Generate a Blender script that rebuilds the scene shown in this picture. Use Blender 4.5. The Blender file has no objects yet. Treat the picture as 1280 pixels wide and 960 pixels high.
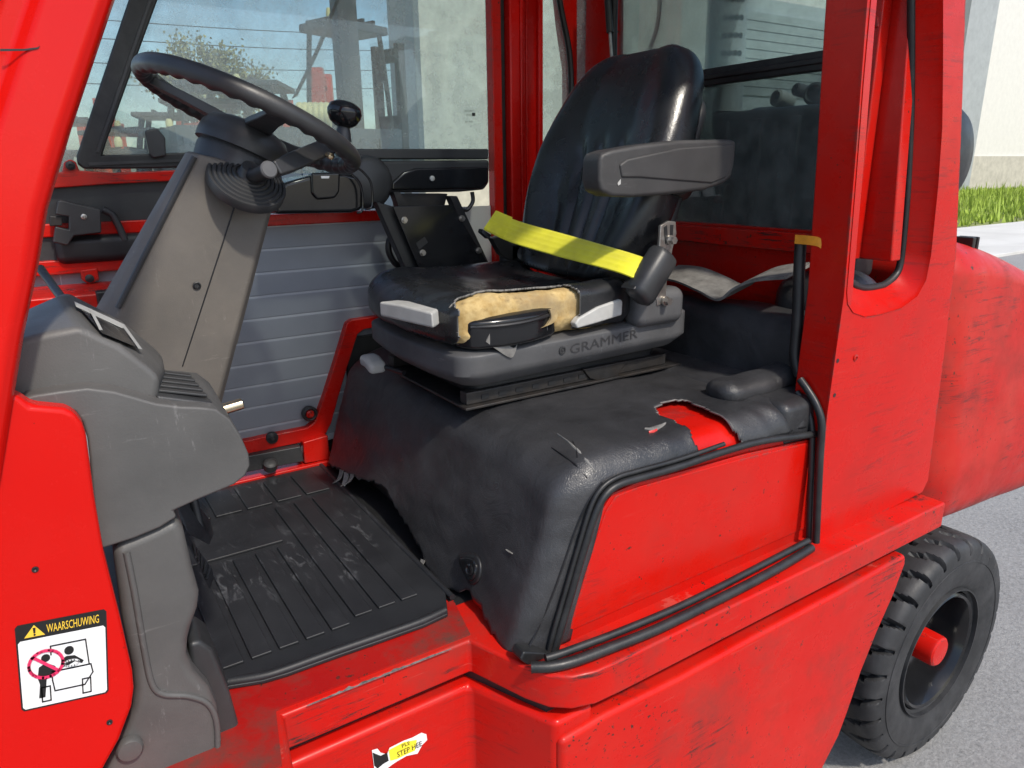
import bpy, bmesh, math, random
from mathutils import Vector as V, Matrix, noise
from math import sin, cos, pi, radians as rad
random.seed(7)
sc = bpy.context.scene
COL = sc.collection

# ---------------------------------------------------------------- camera
F, TH, AL, RO, ZC = 890.0, 0.2910, 0.9973, -0.0131, 1.6
fw = V((cos(AL)*cos(TH), sin(AL)*cos(TH), -sin(TH)))
rt = V((sin(AL), -cos(AL), 0)); up = rt.cross(fw)
rt, up = rt*cos(RO)+up*sin(RO), up*cos(RO)-rt*sin(RO)
CAM = V((0, 0, ZC))
cd = bpy.data.cameras.new('camera'); cam = bpy.data.objects.new('camera', cd); COL.objects.link(cam)
cam.matrix_world = Matrix(((rt.x, up.x, -fw.x, 0), (rt.y, up.y, -fw.y, 0), (rt.z, up.z, -fw.z, ZC), (0, 0, 0, 1)))
cd.sensor_width = 36; cd.lens = F/1280*36; cd.clip_start = .02; cd.clip_end = 2000
sc.camera = cam
# ---------------------------------------------------------------- sky, sun, exposure
SUN = V((0.07, -0.63, 0.79)).normalized()          # direction towards the sun
w = bpy.data.worlds.new('World'); sc.world = w; w.use_nodes = True
nt = w.node_tree
sky = nt.nodes.new('ShaderNodeTexSky'); sky.sky_type = 'NISHITA'; sky.sun_disc = False
sky.sun_elevation = math.asin(SUN.z); sky.sun_rotation = math.atan2(SUN.x, SUN.y)
sky.dust_density = 1.6; sky.air_density = 1.0; sky.ozone_density = 1.0
nt.links.new(sky.outputs[0], nt.nodes['Background'].inputs[0]); nt.nodes['Background'].inputs[1].default_value = .15
sl = bpy.data.lights.new('sun', 'SUN'); so = bpy.data.objects.new('sun', sl); COL.objects.link(so)
sl.energy = 2.4; sl.angle = rad(3); sl.color = (1, .93, .82)
so.rotation_euler = SUN.to_track_quat('Z', 'Y').to_euler(); so.location = (3, -4, 8)
sc.view_settings.view_transform = 'Standard'; sc.view_settings.look = 'None'
sc.view_settings.exposure = .55; sc.view_settings.gamma = 1

# ---------------------------------------------------------------- survey helper: line of sight through a photo point, met with a plane
def P(u, v, Y=None, X=None, Z=None):
    d = fw + rt*((u-640)/F) - up*((v-480)/F)
    if Y is not None: t = Y/d.y
    elif X is not None: t = X/d.x
    else: t = (Z-ZC)/d.z
    return CAM + d*t
def PY(Y, *uv): return [P(u, v, Y=Y) for u, v in uv]
def PX(X, *uv): return [P(u, v, X=X) for u, v in uv]
def PZ(Z, *uv): return [P(u, v, Z=Z) for u, v in uv]

# ---------------------------------------------------------------- materials
MATS = {}
class N:
    def __init__(s, name):
        s.m = bpy.data.materials.new(name); s.m.use_nodes = True; s.t = s.m.node_tree
        s.b = s.t.nodes['Principled BSDF']; s.out = s.t.nodes['Material Output']
        s.co = s.new('ShaderNodeTexCoord').outputs['Object']; MATS[name] = s.m
    def new(s, k, **kw):
        n = s.t.nodes.new(k)
        for a, b in kw.items(): setattr(n, a, b)
        return n
    def link(s, a, b): s.t.links.new(a, b)
    def noise(s, scale, detail=4, rough=.55, stretch=None, dist=0):
        n = s.new('ShaderNodeTexNoise'); n.inputs['Scale'].default_value = scale
        n.inputs['Detail'].default_value = detail; n.inputs['Roughness'].default_value = rough
        n.inputs['Distortion'].default_value = dist
        if stretch:
            mp = s.new('ShaderNodeMapping'); mp.inputs['Scale'].default_value = stretch
            s.link(s.co, mp.inputs[0]); s.link(mp.outputs[0], n.inputs[0])
        else: s.link(s.co, n.inputs[0])
        return n.outputs[0]
    def ramp(s, fac, a, b, lo=0., hi=1.):
        r = s.new('ShaderNodeMapRange'); r.inputs[1].default_value = a; r.inputs[2].default_value = b
        r.inputs[3].default_value = lo; r.inputs[4].default_value = hi; s.link(fac, r.inputs[0]); return r.outputs[0]
    def mul(s, a, b):
        n = s.new('ShaderNodeMath', operation='MULTIPLY'); s.link(a, n.inputs[0])
        if isinstance(b, (int, float)): n.inputs[1].default_value = b
        else: s.link(b, n.inputs[1])
        return n.outputs[0]
    def mix(s, fac, a, b):
        n = s.new('ShaderNodeMix', data_type='RGBA')
        if isinstance(fac, (int, float)): n.inputs[0].default_value = fac
        else: s.link(fac, n.inputs[0])
        for i, c in ((6, a), (7, b)):
            if isinstance(c, tuple): n.inputs[i].default_value = (*c, 1)
            else: s.link(c, n.inputs[i])
        return n.outputs[2]
    def bump(s, h, strength=.3, dist=.002):
        n = s.new('ShaderNodeBump'); n.inputs['Strength'].default_value = strength; n.inputs['Distance'].default_value = dist
        s.link(h, n.inputs['Height'])
        prev = s.b.inputs['Normal'].links
        if prev: s.link(prev[0].from_socket, n.inputs['Normal'])
        s.link(n.outputs[0], s.b.inputs['Normal'])
    def base(s, c):
        if isinstance(c, tuple): s.b.inputs['Base Color'].default_value = (*c, 1)
        else: s.link(c, s.b.inputs['Base Color'])
    def set(s, rough=None, metal=None, spec=None, coat=None, coatr=.1, alpha=None, sheen=None):
        B = s.b.inputs
        if rough is not None:
            if isinstance(rough, (int, float)): B['Roughness'].default_value = rough
            else: s.link(rough, B['Roughness'])
        if metal is not None: B['Metallic'].default_value = metal
        if spec is not None: B['Specular IOR Level'].default_value = spec
        if coat is not None: B['Coat Weight'].default_value = coat; B['Coat Roughness'].default_value = coatr
        if sheen is not None: B['Sheen Weight'].default_value = sheen

def red_paint(name, fade=.25, chips=.70, scratch=.0, dirt=.0, rough=.28, col=(.54, .0075, .0035), edge=.0, fadec=(.50, .05, .032)):
    s = N(name)
    f = s.ramp(s.noise(5.5, 6, .6), .42, .72, 0, fade)
    c = s.mix(f, col, fadec)
    c = s.mix(s.ramp(s.noise(2.3, 3), .35, .7, 0, .35), c, (col[0]*.78, col[1]*.6, col[2]*.6))
    if dirt:
        d = s.mul(s.ramp(s.noise(7, 8, .7), .47, .70, 0, 1), dirt); c = s.mix(d, c, (.07, .045, .035))
    if scratch:
        a = s.ramp(s.noise(5, 10, .82, (1.6, 1.6, 20)), .53, .585); b = s.ramp(s.noise(4.5, 5, .6), .50, .58)
        c = s.mix(s.mul(s.mul(a, b), scratch), c, (.035, .022, .02))
        a = s.ramp(s.noise(6, 10, .82, (.9, .9, 34)), .60, .63); c = s.mix(s.mul(a, scratch*.22), c, (.60, .22, .17))
    k = s.mul(s.ramp(s.noise(95, 3, .5), chips, chips+.03), s.ramp(s.noise(6, 2), .48, .58)); c = s.mix(k, c, (.05, .022, .016))
    k = s.mul(s.ramp(s.noise(38, 5, .7), chips-.01, chips+.015), s.ramp(s.noise(3.1, 2), .5, .6)); c = s.mix(k, c, (.07, .03, .02))
    if edge:
        bv = s.new('ShaderNodeBevel', samples=6); bv.inputs[0].default_value = .009; ge = s.new('ShaderNodeNewGeometry')
        dt = s.new('ShaderNodeVectorMath', operation='DOT_PRODUCT'); s.link(bv.outputs[0], dt.inputs[0]); s.link(ge.outputs['Normal'], dt.inputs[1])
        m = s.mul(s.ramp(dt.outputs['Value'], .992, .94, 0, 1), s.ramp(s.noise(30, 8, .75), .48, .58)); c = s.mix(s.mul(m, edge), c, (.10, .05, .042))
    s.base(c); s.set(rough=s.ramp(s.noise(14, 6, .65), .3, .75, rough*.7, rough*1.7), coat=.06, coatr=.12, spec=.22)
    s.bump(s.noise(160, 3), .06, .0008); s.bump(s.noise(5, 3), .10, .004)
    return s
red_paint('red', .16, .69, .35, .14, .26, edge=.7)
red_paint('red_smooth', .05, .74, 0, 0, .22, (.58, .0055, .003))
red_paint('red_worn', .25, .655, .95, .40, .30, edge=.9)
red_paint('red_faded', .35, .66, .6, .35, .38, (.46, .011, .007), .6, (.50, .075, .048))
red_paint('red_floor', .1, .66, .6, .9, .4, (.34, .006, .005))

def simple(name, col, rough=.5, var=.25, nscale=12, bump=0, bscale=200, metal=0, spec=.5, coat=None, dust=0, dustc=(.32, .31, .29), scuff=0):
    s = N(name)
    dk = tuple(x*(1-var) for x in col); lt = tuple(min(1, x*(1+var)) for x in col)
    c = s.mix(s.ramp(s.noise(nscale, 6, .6), .3, .7), dk, lt)
    if dust: c = s.mix(s.mul(s.ramp(s.noise(nscale*.6, 7, .68), .44, .75), dust), c, dustc)
    if scuff:
        for st, sc_ in (((1, 1, 9), 8), ((7, 1, 1.5), 9)):
            a = s.mul(s.ramp(s.noise(sc_, 9, .8, st), .60, .66), s.ramp(s.noise(5, 4), .48, .62)); c = s.mix(s.mul(a, scuff), c, tuple(min(1, x*3+.05) for x in col))
        c = s.mix(s.mul(s.ramp(s.noise(3.3, 6, .6), .45, .75), .5), c, tuple(x*.45 for x in col))
    s.base(c); s.set(rough=s.ramp(s.noise(nscale*1.7, 5), .3, .7, rough*.82, min(1, rough*1.2)), metal=metal, spec=spec, coat=coat)
    if bump: s.bump(s.noise(bscale, 4, .6), bump, .0012)
    return s
simple('grey_plastic', (.086, .084, .081), .5, .18, 6, .25, 420, dust=.25, dustc=(.18, .17, .16), scuff=.3)
simple('column_plastic', (.122, .110, .096), .55, .12, 8, .35, 520, dust=.25, dustc=(.24, .205, .16), scuff=.25)
simple('dark_plastic', (.028, .029, .031), .42, .25, 9, .2, 420, dust=.22, dustc=(.10, .10, .095))
simple('shell_plastic', (.072, .073, .077), .55, .2, 9, .22, 480, dust=.3, dustc=(.17, .165, .155), scuff=.5)
simple('arm_plastic', (.042, .041, .041), .5, .2, 9, .3, 420, dust=.35, dustc=(.10, .095, .088), scuff=.35)
simple('black', (.012, .0125, .014), .45, .3, 12, .15, 300, dust=.15, dustc=(.06, .058, .055))
simple('black_gloss', (.010, .0105, .012), .16, .2, 8, .05, 60, dust=.06, dustc=(.05, .05, .048))
simple('rubber', (.020, .0205, .022), .58, .25, 18, .3, 260, dust=.4, dustc=(.085, .085, .088))
simple('seal', (.012, .0124, .0132), .45, .3, 25, .2, 200, dust=.25, dustc=(.07, .07, .068))
simple('light_grey', (.44, .44, .42), .5, .12, 16, .15, 300, dust=.35, dustc=(.2, .2, .18))
simple('steel', (.42, .40, .37), .35, .2, 60, .1, 300, metal=.9, dust=.4, dustc=(.12, .09, .06))
simple('dark_steel', (.035, .034, .034), .45, .3, 30, .2, 200, metal=.5, dust=.35, dustc=(.09, .065, .045))
simple('brass', (.62, .52, .36), .25, .2, 30, 0, metal=1)
simple('felt', (.17, .165, .155), .9, .35, 40, .5, 260)
simple('felt_light', (.27, .265, .255), .95, .35, 60, .5, 260)
simple('door_slat', (.235, .25, .275), .55, .06, 7, .1, 300)
simple('slat_highlight', (.40, .42, .45), .5, .05, 7)  # pale tone paints the highlight lines between the slats
simple('bare_edge', (.16, .15, .145), .6, .8, 60)
simple('shell_dark', (.032, .032, .034), .5, .1, 9)
simple('white_paint', (.66, .64, .585), .5, .05, 3, .05, 60)
simple('orange_tape', (.75, .30, .02), .5, .2, 40)
simple('print_white', (.78, .78, .78), .4, .04, 10)
simple('print_black', (.012, .012, .012), .4, .1, 10)
simple('print_yellow', (.85, .55, .05), .4, .05, 10)
simple('print_pink', (.72, .03, .12), .4, .05, 10)
simple('print_lemon', (.86, .74, .04), .4, .1, 30)
simple('beige_block', (.46, .43, .36), .8, .15, 3, .3, 20)
simple('shutter_grey', (.33, .35, .35), .6, .1, 3)
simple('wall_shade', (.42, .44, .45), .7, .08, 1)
simple('far_red', (.62, .07, .03), .4, .2, 3)
simple('far_dark', (.03, .033, .038), .5, .3, 3)
simple('far_blue', (.05, .075, .10), .5, .3, 2)
simple('far_yellow', (.62, .55, .28), .6, .1, 4)
simple('bark', (.16, .13, .09), .9, .3, 20, .5, 60)
simple('leaf', (.30, .27, .10), .7, .35, 4)
simple('grass_blade', (.30, .40, .05), .7, .4, .9)
simple('scuffed_red', (.5, .02, .015), .4, .3, 10, dust=.4)

def vinyl(name, col, rough, crack=.5, wr=.4, dust=.25, dustc=(.13, .13, .135)):
    s = N(name)
    c = s.mix(s.ramp(s.noise(6, 7, .62), .3, .72), tuple(x*.7 for x in col), tuple(x*1.4 for x in col))
    c = s.mix(s.mul(s.ramp(s.noise(4.2, 8, .66), .45, .72), dust), c, dustc)
    s.base(c); s.set(rough=s.ramp(s.noise(11, 6, .6), .3, .72, rough*.75, rough*1.35), spec=.5)
    vo = s.new('ShaderNodeTexVoronoi', feature='DISTANCE_TO_EDGE'); vo.inputs['Scale'].default_value = 260; s.link(s.co, vo.inputs[0])
    s.bump(s.ramp(vo.outputs[0], 0, .12), crack, .0006)
    s.bump(s.noise(9, 5, .6, None, 1.2), wr, .006)
    return s
vinyl('cover_vinyl', (.027, .0273, .0293), .36, .35, .5, .5, (.075, .075, .08))
vinyl('seat_vinyl', (.012, .0128, .0145), .27, .12, .22, .10, (.05, .05, .05)).b.inputs['Specular IOR Level'].default_value = .6
s = N('floor_rubber')
c = s.mix(s.ramp(s.noise(10, 6), .3, .7), (.010, .0108, .013), (.021, .0225, .026))
c = s.mix(s.mul(s.ramp(s.noise(26, 9, .72, (1.6, .55, 1), .8), .54, .72), s.ramp(s.noise(3.2, 3), .45, .62)), c, (.12, .125, .135))
s.base(c); s.set(rough=.52); s.bump(s.noise(300, 4), .25, .001)
s = N('foam')
c = s.mix(s.ramp(s.noise(30, 7, .65), .35, .68), (.36, .23, .075), (.62, .47, .22)); c = s.mix(s.ramp(s.noise(14, 5), .48, .7, 0, .7), c, (.24, .19, .12)); c = s.mix(s.ramp(s.noise(45, 6, .7), .58, .70, 0, .6), c, (.12, .09, .05))
s.base(c); s.set(rough=.95); s.bump(s.noise(150, 7, .75), .5, .002)
s = N('belt_yellow')
wv = s.new('ShaderNodeTexWave', wave_type='BANDS', bands_direction='DIAGONAL'); wv.inputs['Scale'].default_value = 160; s.link(s.co, wv.inputs[0])
c = s.mix(s.ramp(s.noise(30, 6), .4, .75, 0, .5), (.70, .66, .012), (.46, .40, .02)); s.base(c); s.set(rough=.65, sheen=.3)
s.bump(wv.outputs[0], .35, .0006); s.bump(s.noise(500, 3), .3, .0005)
s = N('concrete')
c = s.mix(s.ramp(s.noise(1.3, 6, .6), .3, .7), (.185, .182, .178), (.26, .257, .252))
c = s.mix(s.ramp(s.noise(60, 6, .75), .38, .62, .0, .75), c, (.35, .347, .34)); c = s.mix(s.ramp(s.noise(28, 5, .7), .60, .68, 0, .6), c, (.11, .11, .11))
s.base(c); s.set(rough=.9); s.bump(s.noise(90, 8, .75), .9, .008)
s = N('sunlit_concrete')  # pale tone standing for sunlit ground
c = s.mix(s.ramp(s.noise(.8, 6, .6), .3, .7), (.50, .49, .46), (.62, .61, .58)); s.base(c); s.set(rough=.9); s.bump(s.noise(20, 6, .7), .5, .01)
s = N('soil')
s.base(s.mix(s.ramp(s.noise(1.2, 6, .6), .35, .65), (.13, .15, .05), (.24, .27, .08))); s.set(rough=1)

def glass(name, tint, dust, dustc, dscale=14):
    s = N(name); t = s.t
    t.nodes.remove(s.b)
    tr = s.new('ShaderNodeBsdfTransparent'); tr.inputs[0].default_value = (*tint, 1)
    gl = s.new('ShaderNodeBsdfGlossy'); gl.inputs['Roughness'].default_value = .02
    df = s.new('ShaderNodeBsdfDiffuse'); df.inputs[0].default_value = (*dustc, 1)
    fr = s.new('ShaderNodeFresnel'); fr.inputs[0].default_value = 1.5
    m1 = s.new('ShaderNodeMixShader'); s.link(s.ramp(fr.outputs[0], 0, 1, .02, .8), m1.inputs[0]); s.link(tr.outputs[0], m1.inputs[1]); s.link(gl.outputs[0], m1.inputs[2])
    m2 = s.new('ShaderNodeMixShader')
    n1 = s.ramp(s.noise(dscale, 8, .7), .35, .75, dust*.45, dust*1.3); n2 = s.ramp(s.noise(210, 4, .6), .66, .74, 0, dust*.7)
    ad = s.new('ShaderNodeMath', operation='ADD'); s.link(n1, ad.inputs[0]); s.link(n2, ad.inputs[1])
    s.link(ad.outputs[0], m2.inputs[0]); s.link(m1.outputs[0], m2.inputs[1]); s.link(df.outputs[0], m2.inputs[2])
    s.link(m2.outputs[0], s.out.inputs[0])
glass('door_glass', (.76, .84, .82), .33, (.62, .67, .65))  # besides real dust, its pale tone paints haze over yard and sky
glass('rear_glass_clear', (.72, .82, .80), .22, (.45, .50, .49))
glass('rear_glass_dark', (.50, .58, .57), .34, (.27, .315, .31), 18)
glass('roof_glass', (.62, .66, .66), .30, (.6, .62, .62))
glass('dial_glass', (.35, .36, .36), .12, (.3, .3, .3))

# ---------------------------------------------------------------- mesh helpers
def mesh(name, vs, fs):
    me = bpy.data.meshes.new(name); me.from_pydata([tuple(v) for v in vs], [], fs); me.update()
    bm = bmesh.new(); bm.from_mesh(me); bmesh.ops.remove_doubles(bm, verts=bm.verts, dist=1e-6)
    bmesh.ops.recalc_face_normals(bm, faces=bm.faces); bm.to_mesh(me); bm.free(); return me
def obj(name, me, mat, parent=None, smooth=40, bevel=0, seg=2, sub=0, solid=0, label=None, rim=None):
    if isinstance(me, tuple): me = mesh(name, *me)
    if not me.materials: me.materials.append(MATS[mat])
    if smooth:
        for p in me.polygons: p.use_smooth = True
        me.set_sharp_from_angle(angle=rad(smooth))
    o = bpy.data.objects.new(name, me); COL.objects.link(o)
    if parent is not None:
        o.parent = parent; o.matrix_parent_inverse = WM[parent.name].inverted()
    WM[o.name] = Matrix.Identity(4)
    if solid:
        m = o.modifiers.new('s', 'SOLIDIFY'); m.thickness = solid; m.offset = -1
        if rim: me.materials.append(MATS[rim]); m.material_offset_rim = 1
    if bevel:
        m = o.modifiers.new('b', 'BEVEL'); m.width = bevel; m.segments = seg; m.limit_method = 'ANGLE'; m.angle_limit = rad(32); m.harden_normals = bool(smooth)
    if sub:
        m = o.modifiers.new('u', 'SUBSURF'); m.levels = m.render_levels = sub
    if label: o['label'] = label
    return o
WM = {}
def thing(name, label, cat, loc=(0, 0, 0), group=None):
    o = bpy.data.objects.new(name, None); COL.objects.link(o); o.location = loc; WM[o.name] = Matrix.Translation(loc)
    o.empty_display_size = .2; tag(o, label, cat, group); return o
def group(name, parent, loc):
    o = bpy.data.objects.new(name, None); COL.objects.link(o); o.parent = parent
    o.matrix_parent_inverse = WM[parent.name].inverted(); o.location = loc; WM[o.name] = Matrix.Translation(loc); o.empty_display_size = .1; return o
def tag(o, label, cat, group=None):
    o['label'] = label; o['category'] = cat
    if group: o['group'] = group
    return o
def join(*parts):
    vs, fs = [], []
    for v, f in parts:
        k = len(vs); vs += list(v); fs += [tuple(i+k for i in q) for q in f]
    return vs, fs
def prism(poly, off):
    off = V(off); n = len(poly); poly = [V(p) for p in poly]
    vs = poly + [p+off for p in poly]
    fs = [tuple(range(n)), tuple(range(2*n-1, n-1, -1))] + [(i, (i+1) % n, n+(i+1) % n, n+i) for i in range(n)]
    return vs, fs
def box(a, b):
    (x0, y0, z0), (x1, y1, z1) = a, b
    return prism([(x0, y0, z0), (x1, y0, z0), (x1, y1, z0), (x0, y1, z0)], (0, 0, z1-z0))
def loft(rings, cap=True, closed=True):
    n = len(rings[0]); vs = [p for r in rings for p in r]; fs = []
    for i in range(len(rings)-1):
        for j in range(n if closed else n-1):
            a, b = i*n+j, i*n+(j+1) % n; fs.append((a, b, b+n, a+n))
    if cap and closed:
        fs.append(tuple(range(n-1, -1, -1))); fs.append(tuple(range(len(vs)-n, len(vs))))
    return vs, fs
def frame(d):
    d = V(d).normalized(); a = V((0, 0, 1)) if abs(d.z) < .9 else V((1, 0, 0))
    e = d.cross(a).normalized(); return d, e, d.cross(e)
def cyl(p, q, r0, r1=None, n=20):
    p, q = V(p), V(q); d, e, f = frame(q-p); r1 = r0 if r1 is None else r1
    return loft([[c+(e*cos(2*pi*k/n)+f*sin(2*pi*k/n))*r for k in range(n)] for c, r in ((p, r0), (q, r1))])
def lathe(c, axis, prof, n=32):
    c = V(c); d, e, f = frame(axis)
    return loft([[c+d*h+(e*cos(2*pi*k/n)+f*sin(2*pi*k/n))*max(r, 1e-5) for k in range(n)] for r, h in prof], cap=False)
def catmull(pts, k=6, closed=False):
    pts = [V(p) for p in pts]; out = []; n = len(pts)
    for i in range(n if closed else n-1):
        if closed: a, b, c, d = pts[i-1], pts[i], pts[(i+1) % n], pts[(i+2) % n]
        else: a, b, c, d = pts[max(i-1, 0)], pts[i], pts[i+1], pts[min(i+2, n-1)]
        for j in range(k):
            t = j/k; out.append(.5*((2*b)+(c-a)*t+(2*a-5*b+4*c-d)*t*t+(3*b-a-3*c+d)*t**3))
    if not closed: out.append(pts[-1])
    return out
def tube(pts, r, n=10, k=6, closed=False, flat=None):
    pts = catmull(pts, k, closed) if k else [V(p) for p in pts]
    rings = []; e = None
    for i, p in enumerate(pts):
        if closed: t = pts[(i+1) % len(pts)]-pts[i-1]
        else: t = pts[min(i+1, len(pts)-1)]-pts[max(i-1, 0)]
        t.normalize()
        if e is None: e = frame(t)[1]
        e = (e-t*e.dot(t)).normalized(); f = t.cross(e)
        rr = r(i/(len(pts)-1)) if callable(r) else r
        rings.append([p+(e*cos(2*pi*q/n)+f*sin(2*pi*q/n))*rr for q in range(n)])
    if closed: rings.append(rings[0])
    return loft(rings, cap=not closed)
def ribbon(pts, wid, th, k=6):
    """flat strap along pts; wid = width vector (or list)"""
    pts = catmull(pts, k); W = wid if isinstance(wid, list) else [V(wid)]*2
    rings = []
    for i, p in enumerate(pts):
        t = (pts[min(i+1, len(pts)-1)]-pts[max(i-1, 0)]).normalized(); q = i/(len(pts)-1); ww = W[0].lerp(W[-1], q)
        nn = t.cross(ww).normalized()*th/2; a = ww/2
        rings.append([p-a-nn, p-a*.33-nn*1.1, p+a*.33-nn*1.1, p+a-nn, p+a+nn, p+a*.33+nn*1.1, p-a*.33+nn*1.1, p-a+nn])
    return loft(rings)
def rbox(lo, hi, r, n=5, div=(6, 6, 6), post=None, keep=None):
    """rounded box from a gridded cube; keep(centre, region) filters faces; post moves points"""
    lo, hi = V(lo), V(hi); rr = r if isinstance(r, (tuple, list)) else (r, r, r)
    def line(i):
        a, b = lo[i], hi[i]; q = rr[i]
        L = [a+q*(1-math.tan(pi/4*(1-k/n))) for k in range(n)]
        L += [a+q+(b-a-2*q)*k/div[i] for k in range(div[i]+1)]
        L += [b-q+q*math.tan(pi/4*(k+1)/n) for k in range(n)]
        return L
    LX, LY, LZ = line(0), line(1), line(2); vs, fs = [], []
    inn_lo = V(lo[i]+rr[i] for i in range(3)); inn_hi = V(hi[i]-rr[i] for i in range(3))
    def mp(p):
        c = V(min(max(p[i], inn_lo[i]), inn_hi[i]) for i in range(3)); d = V((p-c)[i]/rr[i] for i in range(3))
        l = d.length
        if l > 1e-9: d = d/l
        return c+V(d[i]*rr[i] for i in range(3)), d
    def face(A, B, mk):
        for i in range(len(A)-1):
            for j in range(len(B)-1):
                q = [mp(mk(A[i+a], B[j+b])) for a, b in ((0, 0), (1, 0), (1, 1), (0, 1))]
                if keep:
                    c = sum((x[0] for x in q), V((0, 0, 0)))/4; nn = sum((x[1] for x in q), V((0, 0, 0)))/4
                    if not keep(c, nn): continue
                k = len(vs); vs.extend(post(x[0].copy(), x[1]) if post else x[0] for x in q); fs.append((k, k+1, k+2, k+3))
    face(LX, LY, lambda a, b: V((a, b, hi.z))); face(LX, LY, lambda a, b: V((a, b, lo.z)))
    face(LX, LZ, lambda a, b: V((a, lo.y, b))); face(LX, LZ, lambda a, b: V((a, hi.y, b)))
    face(LY, LZ, lambda a, b: V((lo.x, a, b))); face(LY, LZ, lambda a, b: V((hi.x, a, b)))
    return vs, fs
def weld(name, vf, d=1e-5):
    me = bpy.data.meshes.new(name); me.from_pydata([tuple(v) for v in vf[0]], [], vf[1])
    bm = bmesh.new(); bm.from_mesh(me); bmesh.ops.remove_doubles(bm, verts=bm.verts, dist=d)
    bmesh.ops.recalc_face_normals(bm, faces=bm.faces); bm.to_mesh(me); bm.free(); return me
def holed(outer, holes, off):
    """flat plate with holes, thickness vector off"""
    bm = bmesh.new(); loops = []
    for lp in [outer]+holes:
        v = [bm.verts.new(p) for p in lp]; loops.append(v)
        for i in range(len(v)): bm.edges.new((v[i], v[(i+1) % len(v)]))
    bmesh.ops.triangle_fill(bm, use_beauty=True, use_dissolve=False, edges=list(bm.edges))
    if off is not None:
        r = bmesh.ops.extrude_face_region(bm, geom=list(bm.faces))
        bmesh.ops.translate(bm, vec=V(off), verts=[e for e in r['geom'] if isinstance(e, bmesh.types.BMVert)])
    bmesh.ops.recalc_face_normals(bm, faces=list(bm.faces))
    me = bpy.data.meshes.new('p'); bm.to_mesh(me); bm.free(); return me
def text2d(body, size=1):
    cu = bpy.data.curves.new('txt', 'FONT'); cu.body = body; cu.resolution_u = 2
    o = bpy.data.objects.new('txt', cu); COL.objects.link(o); bpy.context.view_layer.update()
    me = bpy.data.meshes.new_from_object(o.evaluated_get(bpy.context.evaluated_depsgraph_get()))
    vs = [v.co.copy() for v in me.vertices]; fs = [tuple(p.vertices) for p in me.polygons]
    bpy.data.objects.remove(o); bpy.data.meshes.remove(me)
    x0 = min(v.x for v in vs); x1 = max(v.x for v in vs); y0 = min(v.y for v in vs); y1 = max(v.y for v in vs)
    return [((v.x-x0)/(x1-x0), (v.y-y0)/(y1-y0)) for v in vs], fs
def arc(c, a, b, a0, a1, n=10):
    return [(c[0]+a*cos(a0+(a1-a0)*i/n), c[1]+b*sin(a0+(a1-a0)*i/n)) for i in range(n+1)]
def bolt(p, axis, r, h, name='bolt', mat='steel', parent=None, hexn=6):
    d = V(axis).normalized(); p = V(p)
    m = join(cyl(p, p+d*h*.3, r*1.35, n=16), cyl(p+d*h*.3, p+d*h, r, n=hexn))
    return obj(name, m, mat, parent, 30)

# ================================================================ SETTING: ground
g = obj('ground', ([(-300, -300, -.035), (400, -300, -.035), (400, 500, -.035), (-300, 500, -.035)], [(0, 1, 2, 3)]), 'concrete'); g['kind'] = 'structure'
pv = obj('sunlit_paving', box((2.5, 6.2, -.05), (70, 9.6, .02)), 'sunlit_concrete', bevel=.01); pv['kind'] = 'structure'  # strip beyond the shade edge; sunlight put into its pale colour
lawn = obj('lawn', box((2.5, 9.6, -.05), (90, 23.0, .012)), 'soil'); lawn['kind'] = 'structure'

# ================================================================ FORKLIFT
FL = thing('forklift', 'red forklift seen close up through its open cab side, with worn black seat', 'forklift', (1.0, 1.35, 0))
ZF = .812
# --- sill and floor frame
plan = [(-.30, .80), (.165, .80), (.187, .943), (.511, .940), (.553, .83), (.575, .790), (.605, .766), (.645, .754), (.70, .752), (1.742, .752), (1.742, 1.93), (-.30, 1.93)]
obj('floor_frame', prism([(x, y, .745) for x, y in plan], (0, 0, ZF-.745)), 'red_worn', FL, 30, bevel=.006, seg=3)
# dirty tread surface of the step
top = [(.03, .845), (.158, .845), (.180, .956), (.520, .952), (.545, 1.06), (.0, 1.06)]
obj('step_plate', prism([(x, y, ZF) for x, y in top], (0, 0, .003)), 'red_floor', FL, 30)
# worn bare edge of the step
we = []
for k in range(46):
    t = k/45; u0, v0 = 384+180*t, 882-71*t; wd = max(0, sin(pi*t))**.5*(1.6+3.2*noise.noise(V((t*19, 0, 1)))+1.4*noise.noise(V((t*60, 2, 1)))); we.append((u0, v0, max(.25, wd)))
pts = [P(u, v+.8, Z=ZF+.0042) for u, v, w_ in we]+[P(u, v-w_, Z=ZF+.0042) for u, v, w_ in reversed(we)]
obj('worn_edge', prism(pts, (0, 0, .0006)), 'bare_edge', FL, 0)
# lower body: recess below the step, side wall, skirt
LB = group('lower_body', FL, (1.0, 1.0, .2))
lp = [(-.05, .935), (.505, .935), (.578, .775), (.66, .775), (.66, 1.75), (-.05, 1.75)]
obj('recess_wall', prism([(x, y, .30) for x, y in lp], (0, 0, .425)), 'red', LB, 30, bevel=.012, seg=3)
obj('gap_filler', prism([(x*.97+.02, y+.03, .724) for x, y in lp], (0, 0, .022)), 'black', LB, 30)
sk = PY(.765, (701, 928), (760, 893), (850, 848), (950, 793), (1050, 740), (1120, 700), (1134, 693), (1133, 705), (1118, 745), (1098, 790), (1078, 840), (1063, 885), (1050, 920), (1030, 960), (1000, 1040), (700, 1200))
obj('skirt', prism(sk, (0, .05, 0)), 'red_worn', LB, 30, bevel=.012, seg=3)
obj('inner_frame', box((.66, .80, .25), (1.50, 1.75, .74)), 'black', LB, 30)
obj('rear_axle', cyl((1.9, .95, .32), (1.9, 1.80, .32), .06), 'dark_steel', LB, 30)
obj('chassis_rear', box((1.45, .98, .30), (1.98, 1.72, .745)), 'black', LB, 30, bevel=.01)
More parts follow.
